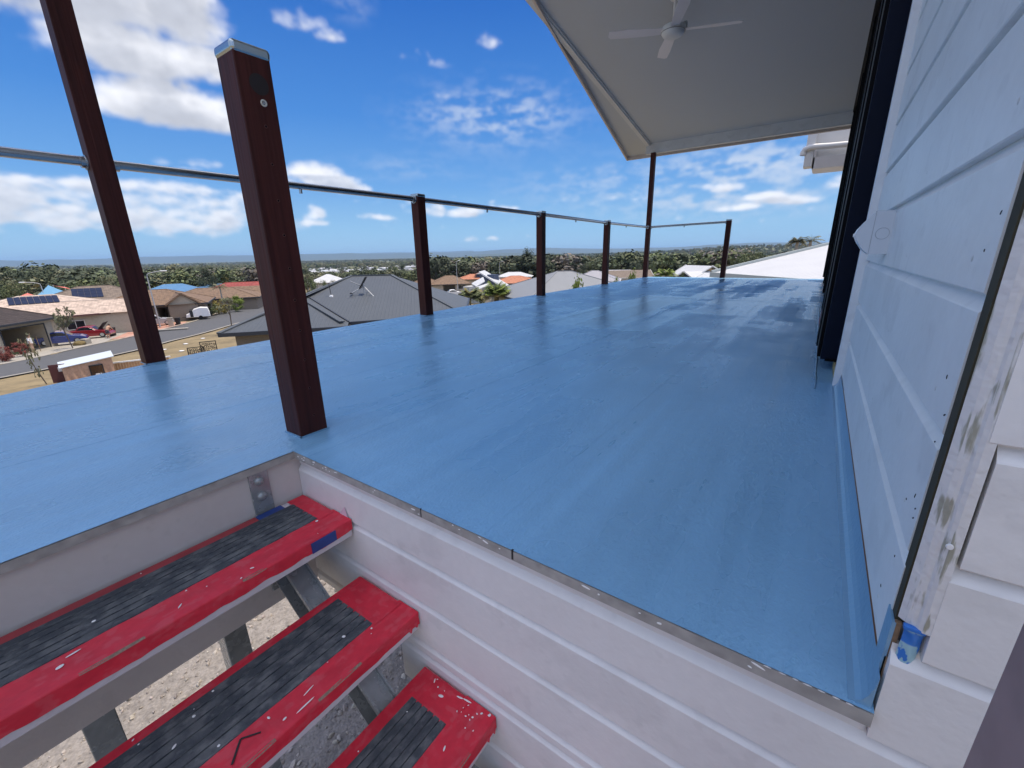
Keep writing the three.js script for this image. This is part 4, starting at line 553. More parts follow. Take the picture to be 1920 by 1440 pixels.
{                                                              // the skillion roofed house: high at the left, low at the right
  const a = [-62.2, -3.1, -75.7], b = [-45.2, -6.93, -66.0], t = thing('skillion_house', 'dark blue house with a long white sloping roof edge above the palms', 'house', [0, 0, 0]);
  const n = new THREE.Vector3(-.51, 0, -.86), f = (p, k, dy) => [p[0] + n.x * k, p[1] + dy, p[2] + n.z * k], g = -11;
  part('wall', poly3([[f(b, .5, -.2), f(a, .5, -.2), [a[0] + n.x * .5, g, a[2] + n.z * .5], [b[0] + n.x * .5, g, b[2] + n.z * .5]].reverse(), [f(a, .5, -.2), f(a, 8, -.2), [a[0] + n.x * 8, g, a[2] + n.z * 8], [a[0] + n.x * .5, g, a[2] + n.z * .5]], [f(a, 8, -.2), f(b, 8, -.2), [b[0] + n.x * 8, g, b[2] + n.z * 8], [a[0] + n.x * 8, g, a[2] + n.z * 8]], [f(b, 8, -.2), f(b, .5, -.2), [b[0] + n.x * .5, g, b[2] + n.z * .5], [b[0] + n.x * 8, g, b[2] + n.z * 8]]]), (() => { const m = M.wallBlue.clone(); m.side = THREE.DoubleSide; return m; })(), t);
  part('roof', poly3([[f(a, -.3, .16), f(b, -.3, .16), f(b, 8.5, .16), f(a, 8.5, .16)], [f(b, -.3, -.1), f(a, -.3, -.1), f(a, 8.5, -.1), f(b, 8.5, -.1)], [f(a, -.3, .16), f(a, 8.5, .16), f(a, 8.5, -.1), f(a, -.3, -.1)], [f(b, -.3, .16), f(b, -.3, -.1), f(b, 8.5, -.1), f(b, 8.5, .16)], [f(b, 8.5, .16), f(b, 8.5, -.1), f(a, 8.5, -.1), f(a, 8.5, .16)]]), M.roofWhite, t);
  part('barge', bar(f(a, -.32, .02), f(b, -.32, .02), .06, .3), M.white, t);
    const pane = (q) => { const d = q.map(([x, y, z]) => [x, y - .14, z]); return poly3([q, d.slice().reverse(), ...q.map((v, i) => { const n = (i + 1) % 4; return [v, d[i], d[n], q[n]]; })]); };
  part('lower_roof', pane([[-58.43, -4.94, -68.45], [-54.5, -5.27, -65.23], [-55.06, -4.47, -68.65], [-59.05, -3.91, -73.13]]), M.roofWhite, t); part('lower_roof', pane([[-53.86, -5.3, -64.46], [-51.65, -5.49, -62.4], [-53.0, -4.99, -67.73], [-55.01, -4.86, -69.96]]), M.roofWhite, t); part('lower_wall', bx(-59.0, -54.6, -10, -5.45, -71.5, -66.5), M.wallWhite, t); part('stair_wall', bx(-58.8, -57.0, -8, -3.5, -76.0, -74.2), M.wallBlue, t);
}
houseAt('house', 'mid grey hip roofed house behind the third capped post', 'house', -26.8, -49.6, .98, { w: 16.5, d: 14.5, wallH: 3.2, y: -7.55, roofH: 2.75, roof: M.roofMid, wall: M.wallWhite, caps: M.roofMid });
houseAt('house', 'lilac grey hip roofed house left of the fourth capped post', 'house', -51.6, -113.8, .35, { w: 14, d: 12.5, wallH: 3.0, y: -9.7, roofH: 2.55, roof: M.roofLilac, wall: M.wallWhite, caps: M.roofLilac, gutter: M.gutterWhite });
houseAt('house', 'brown tiled roof with a white edge left of the corner post', 'house', -51.5, -138, .55, { w: 15, d: 12, wallH: 3.3, y: -10.4, roofH: 2.1, kind: 'gable', roof: M.tileTaupe, wall: M.wallWhite, gutter: M.gutterWhite });
houseAt('house', 'pale flat roofed house behind the fourth capped post', 'house', -63, -160, .3, { w: 20, d: 11, wallH: 3.8, y: -11.1, roofH: 1.5, roof: M.roofPale, wall: M.wallWhite, gutter: M.gutterWhite });
houseAt('house', 'dull grey low roof right of the corner post', 'house', -43, -150, .2, { w: 13, d: 11, wallH: 2.7, y: -10.4, roofH: 2.0, roof: M.tileGrey, wall: M.wallCream, gutter: M.gutterWhite });
houseAt('house', 'white gabled house with timber posts left of the capped end post', 'house', -18.6, -86.5, -.75, { w: 8, d: 6.4, wallH: 4.9, y: -8.7, roofH: 1.75, kind: 'gable', roof: M.roofWhite, wall: M.wallWhite, gutter: M.gutterWhite, gable: M.wallTan, open: [['void', 'f', 1.2, 3.3, 1.5, 1.2], ['void', 'f', -1.6, 3.3, .9, 1.2]], wings: [{ x: 3.4, z: 2.6, rot: -Math.PI / 2, h: 4.9, w: 5, d: 4.6, roofH: .9, kind: 'gable', gable: M.dark, barge: M.gutterWhite }] });
houseAt('house', 'low white roofed house behind the foot of the capped end post', 'house', -13.2, -79, -.5, { w: 7, d: 6, wallH: 4.2, y: -8.4, roofH: 1.1, kind: 'gable', roof: M.roofWhite, wall: M.wallWhite, gutter: M.gutterWhite, open: [['void', 'f', .4, 2.9, 1.3, 1.1]] });
houseAt('house', 'big bright white metal roof behind the far end of the deck', 'house', 4.35, -21.15, -.877, { w: 8.4, d: 14, wallH: 4.35, y: -4.72, roofH: 1.45, kind: 'gable', ov: .55, roof: M.roofWhite, wall: M.wallWhite, gutter: mat([.42, .46, .44], .5) });
houseAt('building', 'cream buildings with two palms among the dark trees', 'building', ...(() => { const p = pol(26.8, 225); return [p[0], p[2]]; })(), .4, { w: 17, d: 9, wallH: 4.2, roofH: .9, roof: M.roofPale, wall: M.wallCream, gutter: M.gutterWhite, open: [['window', 'f', -3, 1, 2, 1.6], ['window', 'f', 2, 1, 2, 1.6]] });
houseAt('building', 'small pale domed building right of the cream buildings', 'building', ...(() => { const p = pol(25.3, 235); return [p[0], p[2]]; })(), .4, { w: 8, d: 7, wallH: 4, roofH: 1.6, roof: M.roofWhite, wall: M.wallCream });
houseAt('building', 'white building on the rise at the right, beyond the end post', 'building', ...(() => { const p = pol(6.4, 520); return [p[0], p[2]]; })(), .1, { w: 34, d: 12, wallH: 9, roofH: 1.5, roof: M.roofWhite, wall: M.wallWhite, open: [['window', 'f', -8, 5, 3, 2], ['window', 'f', 0, 5, 3, 2], ['window', 'f', 8, 5, 3, 2]] });
houseAt('building', 'long low white roof just below the white building on the right', 'building', ...(() => { const p = pol(6.3, 430); return [p[0], p[2]]; })(), .1, { w: 30, d: 10, wallH: 5, roofH: 1.6, roof: M.roofWhite, wall: M.wallWhite });
// estate of small far houses
{
  const r = rng(404), kinds = [M.roofWhite, M.roofWhite, M.roofPale, M.roofLilac, M.roofMid, M.roofPale], tone = ['white', 'white', 'pale grey', 'lilac grey', 'mid grey', 'pale grey'];
  const protos = kinds.map((m, i) => { const w = 15 + i * 2 % 7, d = 11 + i % 3; return [w, d, m]; });
  const put = (az, d, i) => { const [w, dd, m] = protos[i % protos.length], p = pol(az, d), where = az > 64 ? 'among trees behind brown tiled houses' : d > 1500 ? 'beyond the far woods' : 'in the distant estate', label = 'small far house with a ' + tone[i % 6] + ' metal roof ' + where, group = tone[i % 6] + ' roofed houses ' + where; return houseAt('far_house', label, 'house', p[0], p[2], Math.floor(r() * 4) * Math.PI / 2 + .5 + r() * .25, { w: w * (.9 + .3 * r()), d: dd, wallH: 3, roofH: 1.6 + r() * .7, kind: i % 4 ? 'hip' : 'gable', roof: m, wall: r() < .6 ? M.wallWhite : M.wallCream, gutter: M.gutterWhite, group }); };
  let n = 0; const spots = [];
  for (let k = 0; k < 600 && n < 92; k++) { const az = 45.5 + r() * 16.5, d = 400 + 1050 * Math.pow(r(), 1.25); if (spots.some(([a, e]) => Math.abs(e - d) < 22 && Math.abs(a - az) * d * .0175 < 20)) continue; spots.push([az, d]); put(az, d, n++); }
  for (const [az, d] of [[73.2, 330], [72.2, 345], [71.2, 325], [70.4, 350], [70.9, 300], [69.6, 300], [72.6, 420], [71.6, 430], [70.2, 440], [75, 460], [67.8, 330], [66.8, 345], [66.1, 325], [44.6, 420], [44.2, 450], [43.5, 470], [80, 600], [77.6, 520], [50, 1900], [57, 2100], [59, 2000], [46, 1800]]) put(az, d, n++);
}
// ---------------------------------------------------------------- vehicles, people and street furniture
function makeCar(name, label, paintM, pos, turn, hood) {
  const t = thing(name, label, 'car', pos, turn), W = .86;
  const body = [[-2.2, .32], [-2.22, .62], [-2.12, .86], [-1.5, .93], [-.85, .95], [1.0, .92], [1.7, .82], [2.12, .66], [2.2, .42], [2.15, .28], [1.75, .24], [1.70, .42], [1.5, .60], [1.25, .60], [1.05, .42], [1.0, .22], [-1.0, .22], [-1.05, .42], [-1.25, .60], [-1.5, .60], [-1.70, .42], [-1.75, .24]];
  const ex = (o, w, b) => { const g = new THREE.ExtrudeGeometry(new THREE.Shape(o.map((p) => new THREE.Vector2(...p))), { depth: w * 2 - b * 2, bevelEnabled: true, bevelSize: b * .5, bevelThickness: b, bevelSegments: 3 }); g.translate(0, 0, -w + b); return g; };
  part('body', ex(body, W, .10), paintM, t);
  part('cabin', ex([[-1.35, .90], [-.85, 1.32], [-.35, 1.41], [.25, 1.36], [.95, .90]], W - .08, .16), paintM, t);
  part('window', [ex([[-1.15, .95], [-.78, 1.26], [-.30, 1.345], [-.28, .95]], W - .03, .05), ex([[-.20, .95], [-.22, 1.345], [.22, 1.29], [.78, .95]], W - .03, .05), ex([[.92, .93], [.34, 1.35], [.42, 1.34], [1.02, .93]], W - .22, .02), ex([[-1.42, .93], [-.92, 1.31], [-1.0, 1.32], [-1.5, .93]], W - .22, .02)], M.window, t);
  for (const x of [-1.37, 1.37]) for (const s of [-1, 1]) { const w = part('wheel', cyl(.32, .32, .2, 22, [x, .32, s * .74], [Math.PI / 2, 0, 0]), M.tyre, t); part('rim', cyl(.21, .21, .02, 14, [x, .32, s * .845], [Math.PI / 2, 0, 0]), M.rim, w); }
  for (const s of [-1, 1]) { part('headlight', (() => { const g = new THREE.SphereGeometry(.15, 12, 8); g.scale(1, .5, .9); g.translate(2.03, .64, s * .58); return g; })(), M.lens, t); part('tail_lamp', bx(-2.2, -2.08, .62, .78, s * .62 - .14, s * .62 + .14, .03), M.carRed, t); }
  if (hood) { part('bonnet', (() => { const g = new RoundedBoxGeometry(1.15, .05, 1.45, 2, .02); g.translate(.575, 0, 0); g.rotateZ(.85); g.translate(1.0, .98, 0); return uvBox(g); })(), M.dark, t); part('engine_bay', bx(1.05, 2.0, .80, .86, -.6, .6, .02), M.dark, t); }
  return t;
}
{
  const at = (az, d, dy = .04) => pol(az, d, dy);
  makeCar('parked_car', 'blue coupe parked on the driveway behind the sapling', M.carBlue, at(82.25, 68, .2), 1.28).scale.setScalar(.93);
  makeCar('parked_car', 'red sports car with its bonnet raised beside the blue coupe', M.carRed, at(80.2, 73, .18), 1.02, true).scale.setScalar(.93);
  makeCar('parked_car', 'silver car in the carport of the brown tiled house', mat([.45, .46, .48], .3, { metalness: .3 }), at(75.33, 82, .15), 1.35);
  makeCar('parked_car', 'white car parked before the brown hip roofed house', M.white, at(42.9, 112, .15), .9);
  const tr = thing('covered_trailer', 'white covered trailer with black tow end beside the leafy shrubs', 'trailer', at(71.55, 86, .25), 1.2); tr.scale.setScalar(.7);
  part('cover', (() => { const g = new THREE.ExtrudeGeometry(new THREE.Shape([[-2.2, .5], [-2.1, 1.0], [-1.3, 1.35], [-.6, 2.1], [.6, 2.45], [1.9, 2.3], [2.1, 1.4], [2.1, .5]].map((p) => new THREE.Vector2(...p))), { depth: 1.7, bevelEnabled: true, bevelSize: .12, bevelThickness: .15, bevelSegments: 3 }); g.translate(0, 0, -.85); return g; })(), M.white, tr);
  part('tow_end', bx(-1.5, -.9, .5, 2.0, -.95, 1.08, .1), M.dark, tr); part('chassis', [bx(-2.4, 2.2, .32, .5, -.8, .8), bx(-3.2, -2.2, .38, .46, -.05, .05)], M.dark, tr); for (const s of [-1, 1]) part('wheel', cyl(.36, .36, .22, 18, [.4, .36, s * .98], [Math.PI / 2, 0, 0]), M.tyre, tr);
  const lampP = (label, p, h, turn, arm = 2.0) => { const t = thing('street_lamp', label, 'street lamp', p, turn, undefined); part('pole', (() => { const g = new THREE.CylinderGeometry(.06, .11, h, 12); g.translate(0, h / 2, 0); return g; })(), M.pole, t); part('arm', tube([[0, h - .05, 0], [.1, h + .35, 0], [.6, h + .55, 0], [arm, h + .75, 0]], .045, 8, 20), M.pole, t); part('lamp_head', (() => { const g = new RoundedBoxGeometry(.75, .14, .3, 3, .06); g.translate(arm + .25, h + .74, 0); return uvBox(g); })(), M.lampHead, t); };
  lampP('street lamp on the verge before the brown tiled house', at(75.0, 79), 7.0, 1.25, 1.7); lampP('street lamp with arm showing above the shade sails', at(82.45, 118), 6.2, 1.3 + Math.PI, 2.0); lampP('tall street lamp before the brown hip roofed house', at(42.33, 125), 8.2, .2, .7); lampP('thin street lamp left of the wide orange roof', at(36.75, 165), 8.5, .4, .8);
  const bin = (name, label, p, m, turn) => { const t = thing(name, label, 'bin', p, turn); part('tub', (() => { const g = new THREE.CylinderGeometry(.40, .31, .95, 4); g.rotateY(Math.PI / 4); g.translate(0, .5, 0); return uvBox(g); })(), m, t); part('lid', bx(-.31, .33, .97, 1.05, -.31, .31, .03), m, t); for (const s of [-1, 1]) part('wheel', cyl(.1, .1, .05, 10, [-.28, .1, s * .25], [Math.PI / 2, 0, 0]), M.tyre, t); };
  bin('wheelie_bin', 'black wheelie bin by the cream garage wall beside the bending person', at(78.71, 73), M.dark, 1); bin('wheelie_bin', 'dark wheelie bin under the brown tiled carport', at(73.44, 80), M.dark, 1); bin('wheelie_bin', 'dark green wheelie bin under the eave of the grey roof', [-25.2, ground(-25.2, -9.9), -10.2], mat([.015, .05, .03], .6), .8);
  const box = thing('green_box', 'small green utility box with pale lid on the dry grass', 'utility box', at(85.37, 64, 0), .5); part('body', bx(-.28, .28, 0, .34, -.22, .22, .03), mat([.03, .16, .06], .7), box); part('lid', bx(-.3, .3, .34, .40, -.24, .24, .02), mat([.45, .55, .45], .6), box);
  const mb = thing('letterbox_pillar', 'cream brick letterbox pillar by the pink pavement', 'letterbox', at(74.06, 79, 0), 1.2); part('pillar', bx(-.3, .3, -.1, 1.15, -.25, .25, .02), M.wallCream, mb); part('cap', bx(-.36, .36, 1.15, 1.25, -.31, .31, .02), M.concrete, mb); part('slot', bx(.295, .31, .8, .88, -.16, .16), M.dark, mb);
  const rk = thing('garden_stone', 'low stone block with dry shrub by the front wheel of the blue coupe', 'stone', at(80.77, 66, 0), .4); part('block', bx(-.35, .45, -.1, .62, -.3, .3, .08), M.concrete, rk); part('shrub', (() => { const g = new THREE.IcosahedronGeometry(.5, 2), p = g.attributes.position; for (let i = 0; i < p.count; i++) { const k = .6 + .6 * fbm(p.getX(i) * 4 + 9, p.getY(i) * 4 + p.getZ(i) * 3, 3); p.setXYZ(i, p.getX(i) * k * 1.4, p.getY(i) * k * .7 + .2, p.getZ(i) * k); } g.computeVertexNormals(); g.translate(.1, 0, .7); return uvBox(g); })(), mat([.16, .12, .05], 1), rk);
  const ki = thing('stormwater_inlet', 'dark stormwater inlet slot in the near side of the pink pavement kerb', 'drain', at(74.23, 72, 0), 1.0); part('lintel', bx(-1.9, 1.9, .10, .26, -.5, .2, .03), M.concrete, ki); part('slot', bx(-1.7, 1.7, .01, .10, -.3, .19), M.dark, ki);
  [[73.26, 53], [73.74, 47], [71.65, 57], [75.18, 50]].forEach(([az, d], i) => { const t = thing('pit_cover', ['pale round cover in the dry grass, the one nearest the road', 'pale round cover in the dry grass near the deck edge', 'pale round cover in the dry grass above the lattice screens', 'small pale cover in the dry grass right of the tall near post'][i], 'pit cover', at(az, d, 0), 0); part('disc', cyl(.2, .18, .07, 18, [0, .05, 0]), M.white, t); part('ring', (() => { const g = new THREE.TorusGeometry(.21, .03, 6, 20); g.rotateX(Math.PI / 2); g.translate(0, .04, 0); return g; })(), M.concrete, t); });
  // shade sails
  const sail = (name, label, pts, m) => { const c = pts.reduce((a, p) => a.map((v, i) => v + p[i] / pts.length), [0, 0, 0]), t = thing(name, label, 'shade sail', [c[0], ground(c[0], c[2]), c[2]]), L = pts.map((p) => [p[0] - c[0], p[1] - ground(c[0], c[2]), p[2] - c[2]]), P = [], U = [], n = 10, I = []; const q = L.length === 4 ? L : [L[0], L[1], L[2], L[2]]; for (let i = 0; i <= n; i++) for (let j = 0; j <= n; j++) { const u = i / n, v = j / n, b = (k) => lerp(lerp(q[0][k], q[1][k], u), lerp(q[3][k], q[2][k], u), v), pull = .22 * (u * (1 - u) + v * (1 - v)); const cx = 0, p = [b(0), b(1), b(2)]; P.push(lerp(p[0], cx, pull * .6), p[1] - pull, lerp(p[2], cx, pull * .6)); U.push(u * 4, v * 4); } for (let i = 0; i < n; i++) for (let j = 0; j < n; j++) { const a = i * (n + 1) + j; I.push(a, a + 1, a + n + 1, a + n + 1, a + 1, a + n + 2); } const g = new THREE.BufferGeometry(); g.setAttribute('position', new THREE.Float32BufferAttribute(P, 3)); g.setAttribute('uv', new THREE.Float32BufferAttribute(U, 2)); g.setIndex(I); g.computeVertexNormals(); part('canopy', g, m, t); for (const p of L) part('mast', rod([p[0], -.3, p[2]], [p[0], p[1] + .1, p[2]], .06), M.pole, t); };
  const sp = (az, d, h) => pol(az, d, h);
  sail('shade_sail', 'blue peaked shade sail behind the cream tiled roof', [sp(82.9, 116, 4.6), sp(82.0, 124, 6.3), sp(80.9, 119, 4.8), sp(81.7, 112, 4.6)], M.sailBlue); sail('shade_sail', 'red shade sail right of the blue sail', [sp(81.7, 126, 6.2), sp(81.0, 130, 5.8), sp(80.4, 124, 5.2)], M.sailRed); sail('shade_sail', 'low red shade sail left of the blue sail', [sp(84.6, 118, 4.2), sp(83.4, 124, 5.0), sp(82.7, 117, 4.4)], M.sailRed);
  // draped shelter, fence and lattice screens below the deck edge
  const sh = thing('draped_shelter', 'tan fabric draped shelter with pale sheet roof and square opening below the deck', 'shelter', at(81.2, 37, -.42), 1.42); sh.scale.set(.62, .85, .62);
  const cloth = (() => { const P = [], U = [], I = [], n = 46, m = 8; for (let i = 0; i <= n; i++) for (let j = 0; j <= m; j++) { const u = lerp(-1.75, 1.9, i / n), v = j / m; P.push(u, v * (1.55 + .32 * (u + 1.75) / 3.6), 1.0 + .06 * Math.sin(i * .9) * (1 - v * .6) + .05 * (vn(i * .4, j) - .5)); U.push(u, v * 1.8); } for (let i = 0; i < n; i++) for (let j = 0; j < m; j++) { const u = lerp(-1.75, 1.9, (i + .5) / n), v = (j + .5) / m; if (u > .15 && u < 1.05 && v > .30 && v < .82) continue; const a = i * (m + 1) + j; I.push(a, a + m + 1, a + 1, a + 1, a + m + 1, a + m + 2); } const g = new THREE.BufferGeometry(); g.setAttribute('position', new THREE.Float32BufferAttribute(P, 3)); g.setAttribute('uv', new THREE.Float32BufferAttribute(U, 2)); g.setIndex(I); g.computeVertexNormals(); return g; })();
  const tm = M.tan.clone(); tm.side = THREE.DoubleSide; part('drape', cloth, tm, sh); part('opening_frame', [bx(.10, 1.1, .48, .56, .95, 1.12), bx(.10, 1.1, 1.42, 1.50, .95, 1.12), bx(.08, .17, .5, 1.5, .95, 1.12), bx(1.03, 1.12, .5, 1.5, .95, 1.12)], M.dark, sh); part('sheet_roof', (() => { const g = bx(-1.95, 2.1, -.02, .03, -1.0, 1.1); g.rotateX(.10); g.rotateZ(.088); g.translate(0, 1.86, 0); return g; })(), mat([.50, .56, .62], .5), sh); part('side_panel', [bx(-1.75, 1.9, 0, 1.5, -.95, -.9)], M.tan, sh); const nt = part('notice', bx(.42, .9, .5, .86, 1.09, 1.115), M.white, sh); part('notice_mark', bar([.5, .58, 1.12], [.82, .80, 1.12], .02, .09), M.dark, nt);
  const mp = thing('notice_board', 'dark red board with a pale notice left of the draped shelter', 'board', at(83.2, 37, -.12), 1.3); mp.scale.set(.62, .9, .62); part('board', bx(-.55, .6, .1, 1.35, -.03, .03), M.maroon, mp); part('notice', bx(.05, .42, .85, 1.15, .031, .04), M.white, mp); for (const x of [-.5, .5]) part('stake', bx(x - .04, x + .04, -.2, 1.3, -.08, -.031), M.rawWood, mp);
  const fn = thing('timber_fence', 'orange timber fence with a white top rail right of the shelter', 'fence', at(78.2, 37, -.30), 1.2); for (let i = 0; i < 30; i++) part('paling', bx(-2.1 + i * .14, -2.1 + i * .14 + .125, -.3, .92 + (i % 3) * .012, -.012, .012), M.fenceOrange, fn); part('top_rail', bx(-2.2, 2.2, .95, 1.03, -.05, .05), M.white, fn);
  const lattice = (label, p, turn, hgt) => { const t = thing('lattice_screen', label, 'screen', p, turn), r = rng(hgt * 100); part('frame', [bx(-.56, .56, hgt - .06, hgt, -.02, .02), bx(-.56, .56, .1, .16, -.02, .02), bx(-.56, -.5, .1, hgt, -.02, .02), bx(.5, .56, .1, hgt, -.02, .02)], M.dark, t); const c = []; for (let i = 0; i < 8; i++) for (let j = 0; j < 6; j++) { const g = new THREE.TorusGeometry(.05 + r() * .03, .022, 5, 12, Math.PI * (1 + r())); g.rotateZ(r() * 6); g.translate(-.45 + i * .128, .24 + j * (hgt - .36) / 5.5, 0); c.push(g); } const s = part('scrollwork', c, M.dark, t); s.userData.kind = 'stuff'; };
  lattice('black scrollwork screen panel, the left and lower of two by the deck edge', at(72.51, 42, -.35), 1.2, 1.05); lattice('black scrollwork screen panel, the right and higher of two by the deck edge', at(71.32, 42, -.35), 1.2, 1.4);
}
// people: one continuous body each, meshed from a field of tapered limbs
function figure(bones, cell, spanY, spanXZ, x0 = 0) {
  const N = Math.ceil(Math.max(spanY, spanXZ * 2) / cell), mc = new MarchingCubes(N, new THREE.MeshStandardMaterial(), false, false, 40000), half = N * cell / 2; mc.isolation = 0;
  for (let k = 0; k < N; k++) for (let j = 0; j < N; j++) for (let i = 0; i < N; i++) {
    const x = (i / (N / 2) - 1) * half, y = (j / (N / 2) - 1) * half + spanY / 2, z = (k / (N / 2) - 1) * half; let d = 9;
    for (const [a, b, ra, rb] of bones) { const bx_ = b[0] - a[0], by = b[1] - a[1], bz = b[2] - a[2], L = bx_ * bx_ + by * by + bz * bz || 1e-6, t = clamp(((x - a[0]) * bx_ + (y - a[1]) * by + (z - a[2]) * bz) / L), e = Math.hypot(x - a[0] - bx_ * t, y - a[1] - by * t, z - a[2] - bz * t) - lerp(ra, rb, t), h = clamp(.5 + .5 * (d - e) / .04); d = lerp(d, e, h) - .04 * h * (1 - h); }
    mc.field[i + j * N + k * N * N] = -d;
  }
  mc.update(); const n = mc.count, P = new Float32Array(mc.positionArray.slice(0, n * 3)), Nn = new Float32Array(mc.normalArray.slice(0, n * 3)); for (let i = 0; i < n; i++) { P[i * 3] *= half; P[i * 3 + 1] = P[i * 3 + 1] * half + spanY / 2; P[i * 3 + 2] *= half; }
  const g = new THREE.BufferGeometry(); g.setAttribute('position', new THREE.BufferAttribute(P, 3)); g.setAttribute('normal', new THREE.BufferAttribute(Nn, 3)); return g;
}
{
  const p = thing('person', 'bare backed person in dark shorts leaning towards the open red car', 'person', pol(79.08, 70, .04), 2.2);
  const hips = [0, .92, 0], chest = [.26, 1.28, 0], neck = [.40, 1.42, 0], L = [];
  for (const s of [-1, 1]) L.push([[.0, .90, s * .10], [.04, .50, s * .12], .095, .065], [[.04, .50, s * .12], [-.04, .09, s * .12], .062, .045], [[-.05, .06, s * .12], [.13, .04, s * .14], .045, .035], [[.30, 1.36, s * .17], [.48, 1.10, s * .22], .055, .045], [[.48, 1.10, s * .22], [.66, .96, s * .15], .042, .034], [[.66, .96, s * .15], [.74, .93, s * .14], .036, .025]);
  L.push([hips, chest, .145, .165], [[.25, 1.28, -.13], [.25, 1.28, .13], .10, .10], [chest, neck, .10, .06], [[.46, 1.50, 0], [.48, 1.58, 0], .10, .10]);
  part('body', figure(L, .045, 1.75, .85), M.skin, p);
  part('shorts', (() => { const g = []; for (const s of [-1, 1]) g.push(rod([0, .95, s * .085], [.03, .58, s * .12], .118, 12)); g.push(cyl(.165, .165, .2, 14, [.02, .95, 0])); return g; })(), M.cloth, p);
  part('hair', (() => { const g = new THREE.SphereGeometry(.112, 14, 10, 0, 6.3, 0, 1.9); g.rotateZ(.5); g.translate(.465, 1.565, 0); return g; })(), M.hair, p);
  const q = thing('person', 'person in a pale shirt and tan trousers standing at the garage opening', 'person', pol(84.26, 63.2, .04), 1.2), K = [];
  for (const s of [-1, 1]) K.push([[0, .92, s * .09], [.01, .50, s * .10], .092, .064], [[.01, .5, s * .10], [-.01, .08, s * .10], .062, .045], [[-.02, .05, s * .10], [.15, .035, s * .11], .045, .032], [[0, 1.40, s * .18], [-.02, 1.12, s * .23], .055, .045], [[-.02, 1.12, s * .23], [.08, .86, s * .22], .043, .034], [[.08, .86, s * .22], [.11, .76, s * .21], .036, .024]);
  K.push([[0, .95, 0], [0, 1.33, 0], .145, .155], [[0, 1.36, -.14], [0, 1.36, .14], .08, .08], [[0, 1.38, 0], [.02, 1.54, 0], .07, .055], [[.03, 1.60, 0], [.03, 1.68, 0], .095, .10]);
  part('body', figure(K, .045, 1.85, .6), M.skin, q);
  part('shirt', [cyl(.175, .165, .52, 16, [0, 1.20, 0]), rod([0, 1.42, -.17], [-.02, 1.18, -.23], .07, 10), rod([0, 1.42, .17], [-.02, 1.18, .23], .07, 10)], M.white, q); part('trousers', [cyl(.165, .165, .16, 14, [0, .93, 0]), rod([0, .93, -.09], [-.01, .10, -.10], .1, 10), rod([0, .93, .09], [-.01, .10, .10], .1, 10)], M.tan, q); part('hair', (() => { const g = new THREE.SphereGeometry(.112, 14, 10, 0, 6.3, 0, 1.8); g.rotateZ(.4); g.translate(.02, 1.67, 0); return g; })(), M.hair, q);
}
// ---------------------------------------------------------------- trees
function leaves(seed, n, fn, size, tint = .26) {               // leaf-sized faces scattered by fn, each with a tone of its own
  const r = rng(seed), P = new Float32Array(n * 18), N = new Float32Array(n * 18), C = new Float32Array(n * 18), a = new THREE.Vector3(), b = new THREE.Vector3(), nn = new THREE.Vector3();
  for (let i = 0; i < n; i++) {
    const { p, o, tone = 1 } = fn(r); nn.set(o[0] + (r() - .5) * .8, o[1] + (r() - .5) * .8 + .3, o[2] + (r() - .5) * .8).normalize(); a.set(r() - .5, r() - .5, r() - .5).cross(nn).normalize(); b.crossVectors(nn, a); const s = size * (.6 + r() * .8), l = s * (.55 + .5 * r());
    const q = [[-a.x * s, -a.y * s, -a.z * s], [b.x * l, b.y * l, b.z * l], [a.x * s, a.y * s, a.z * s], [-b.x * l, -b.y * l, -b.z * l]], t = tone * (1 - tint / 2 + tint * r()), hue = (r() - .5) * .16;
    [0, 2, 1, 0, 3, 2].forEach((k, v) => { const e = i * 18 + v * 3; for (let d = 0; d < 3; d++) { P[e + d] = p[d] + q[k][d]; } N[e] = nn.x; N[e + 1] = nn.y; N[e + 2] = nn.z; C[e] = t * (1 + hue); C[e + 1] = t; C[e + 2] = t * (1 - hue); });
  }
  const g = new THREE.BufferGeometry(); g.setAttribute('position', new THREE.BufferAttribute(P, 3)); g.setAttribute('normal', new THREE.BufferAttribute(N, 3)); g.setAttribute('color', new THREE.BufferAttribute(C, 3)); return g;
}
function crownGeo(seed, n, { h0 = .25, clumps = 22, size = .05, open = .5, flat = 1, fat = 1 } = {}) {   // a unit crown: height 1, width about 1
  const r = rng(seed * 13 + 1), cl = []; for (let i = 0; i < clumps; i++) { const t = r(), a = r() * 6.283, y = h0 + (1 - h0) * (.12 + .80 * t), prof = Math.sin(Math.PI * clamp(.12 + .80 * t)) ** .6, rad = .40 * prof * Math.sqrt(.15 + .85 * r()); cl.push([Math.cos(a) * rad, y, Math.sin(a) * rad, (.09 + .12 * r()) * fat * (open < .5 ? .8 : 1), .78 + .44 * r()]); }
  return leaves(seed, n, (q) => { const c = cl[Math.floor(q() * cl.length)], u = q() * 2 - 1, a = q() * 6.283, s = Math.sqrt(1 - u * u), k = Math.pow(q(), .4), o = [Math.cos(a) * s, u, Math.sin(a) * s]; return { p: [c[0] + o[0] * c[3] * k, Math.max(h0 * .6, c[1] + o[1] * c[3] * k * .75 * flat), c[2] + o[2] * c[3] * k], o, tone: c[4] }; }, size);
}
const CROWN = { big: [1, 2, 3, 4].map((s) => crownGeo(s, 2600, { size: .021, clumps: 20, fat: 1.35 })), far: [5, 6, 7, 8, 9].map((s) => crownGeo(s, 460, { size: .050, clumps: 11, fat: 1.5 })), bush: [11, 12, 13].map((s) => crownGeo(s, 2600, { h0: .02, size: .024, clumps: 30 })), gum: [15].map((s) => crownGeo(s, 900, { h0: .45, size: .026, clumps: 20, open: .3 })), twig: [17, 18].map((s) => crownGeo(s, 900, { h0: .12, size: .012, clumps: 26 })) };
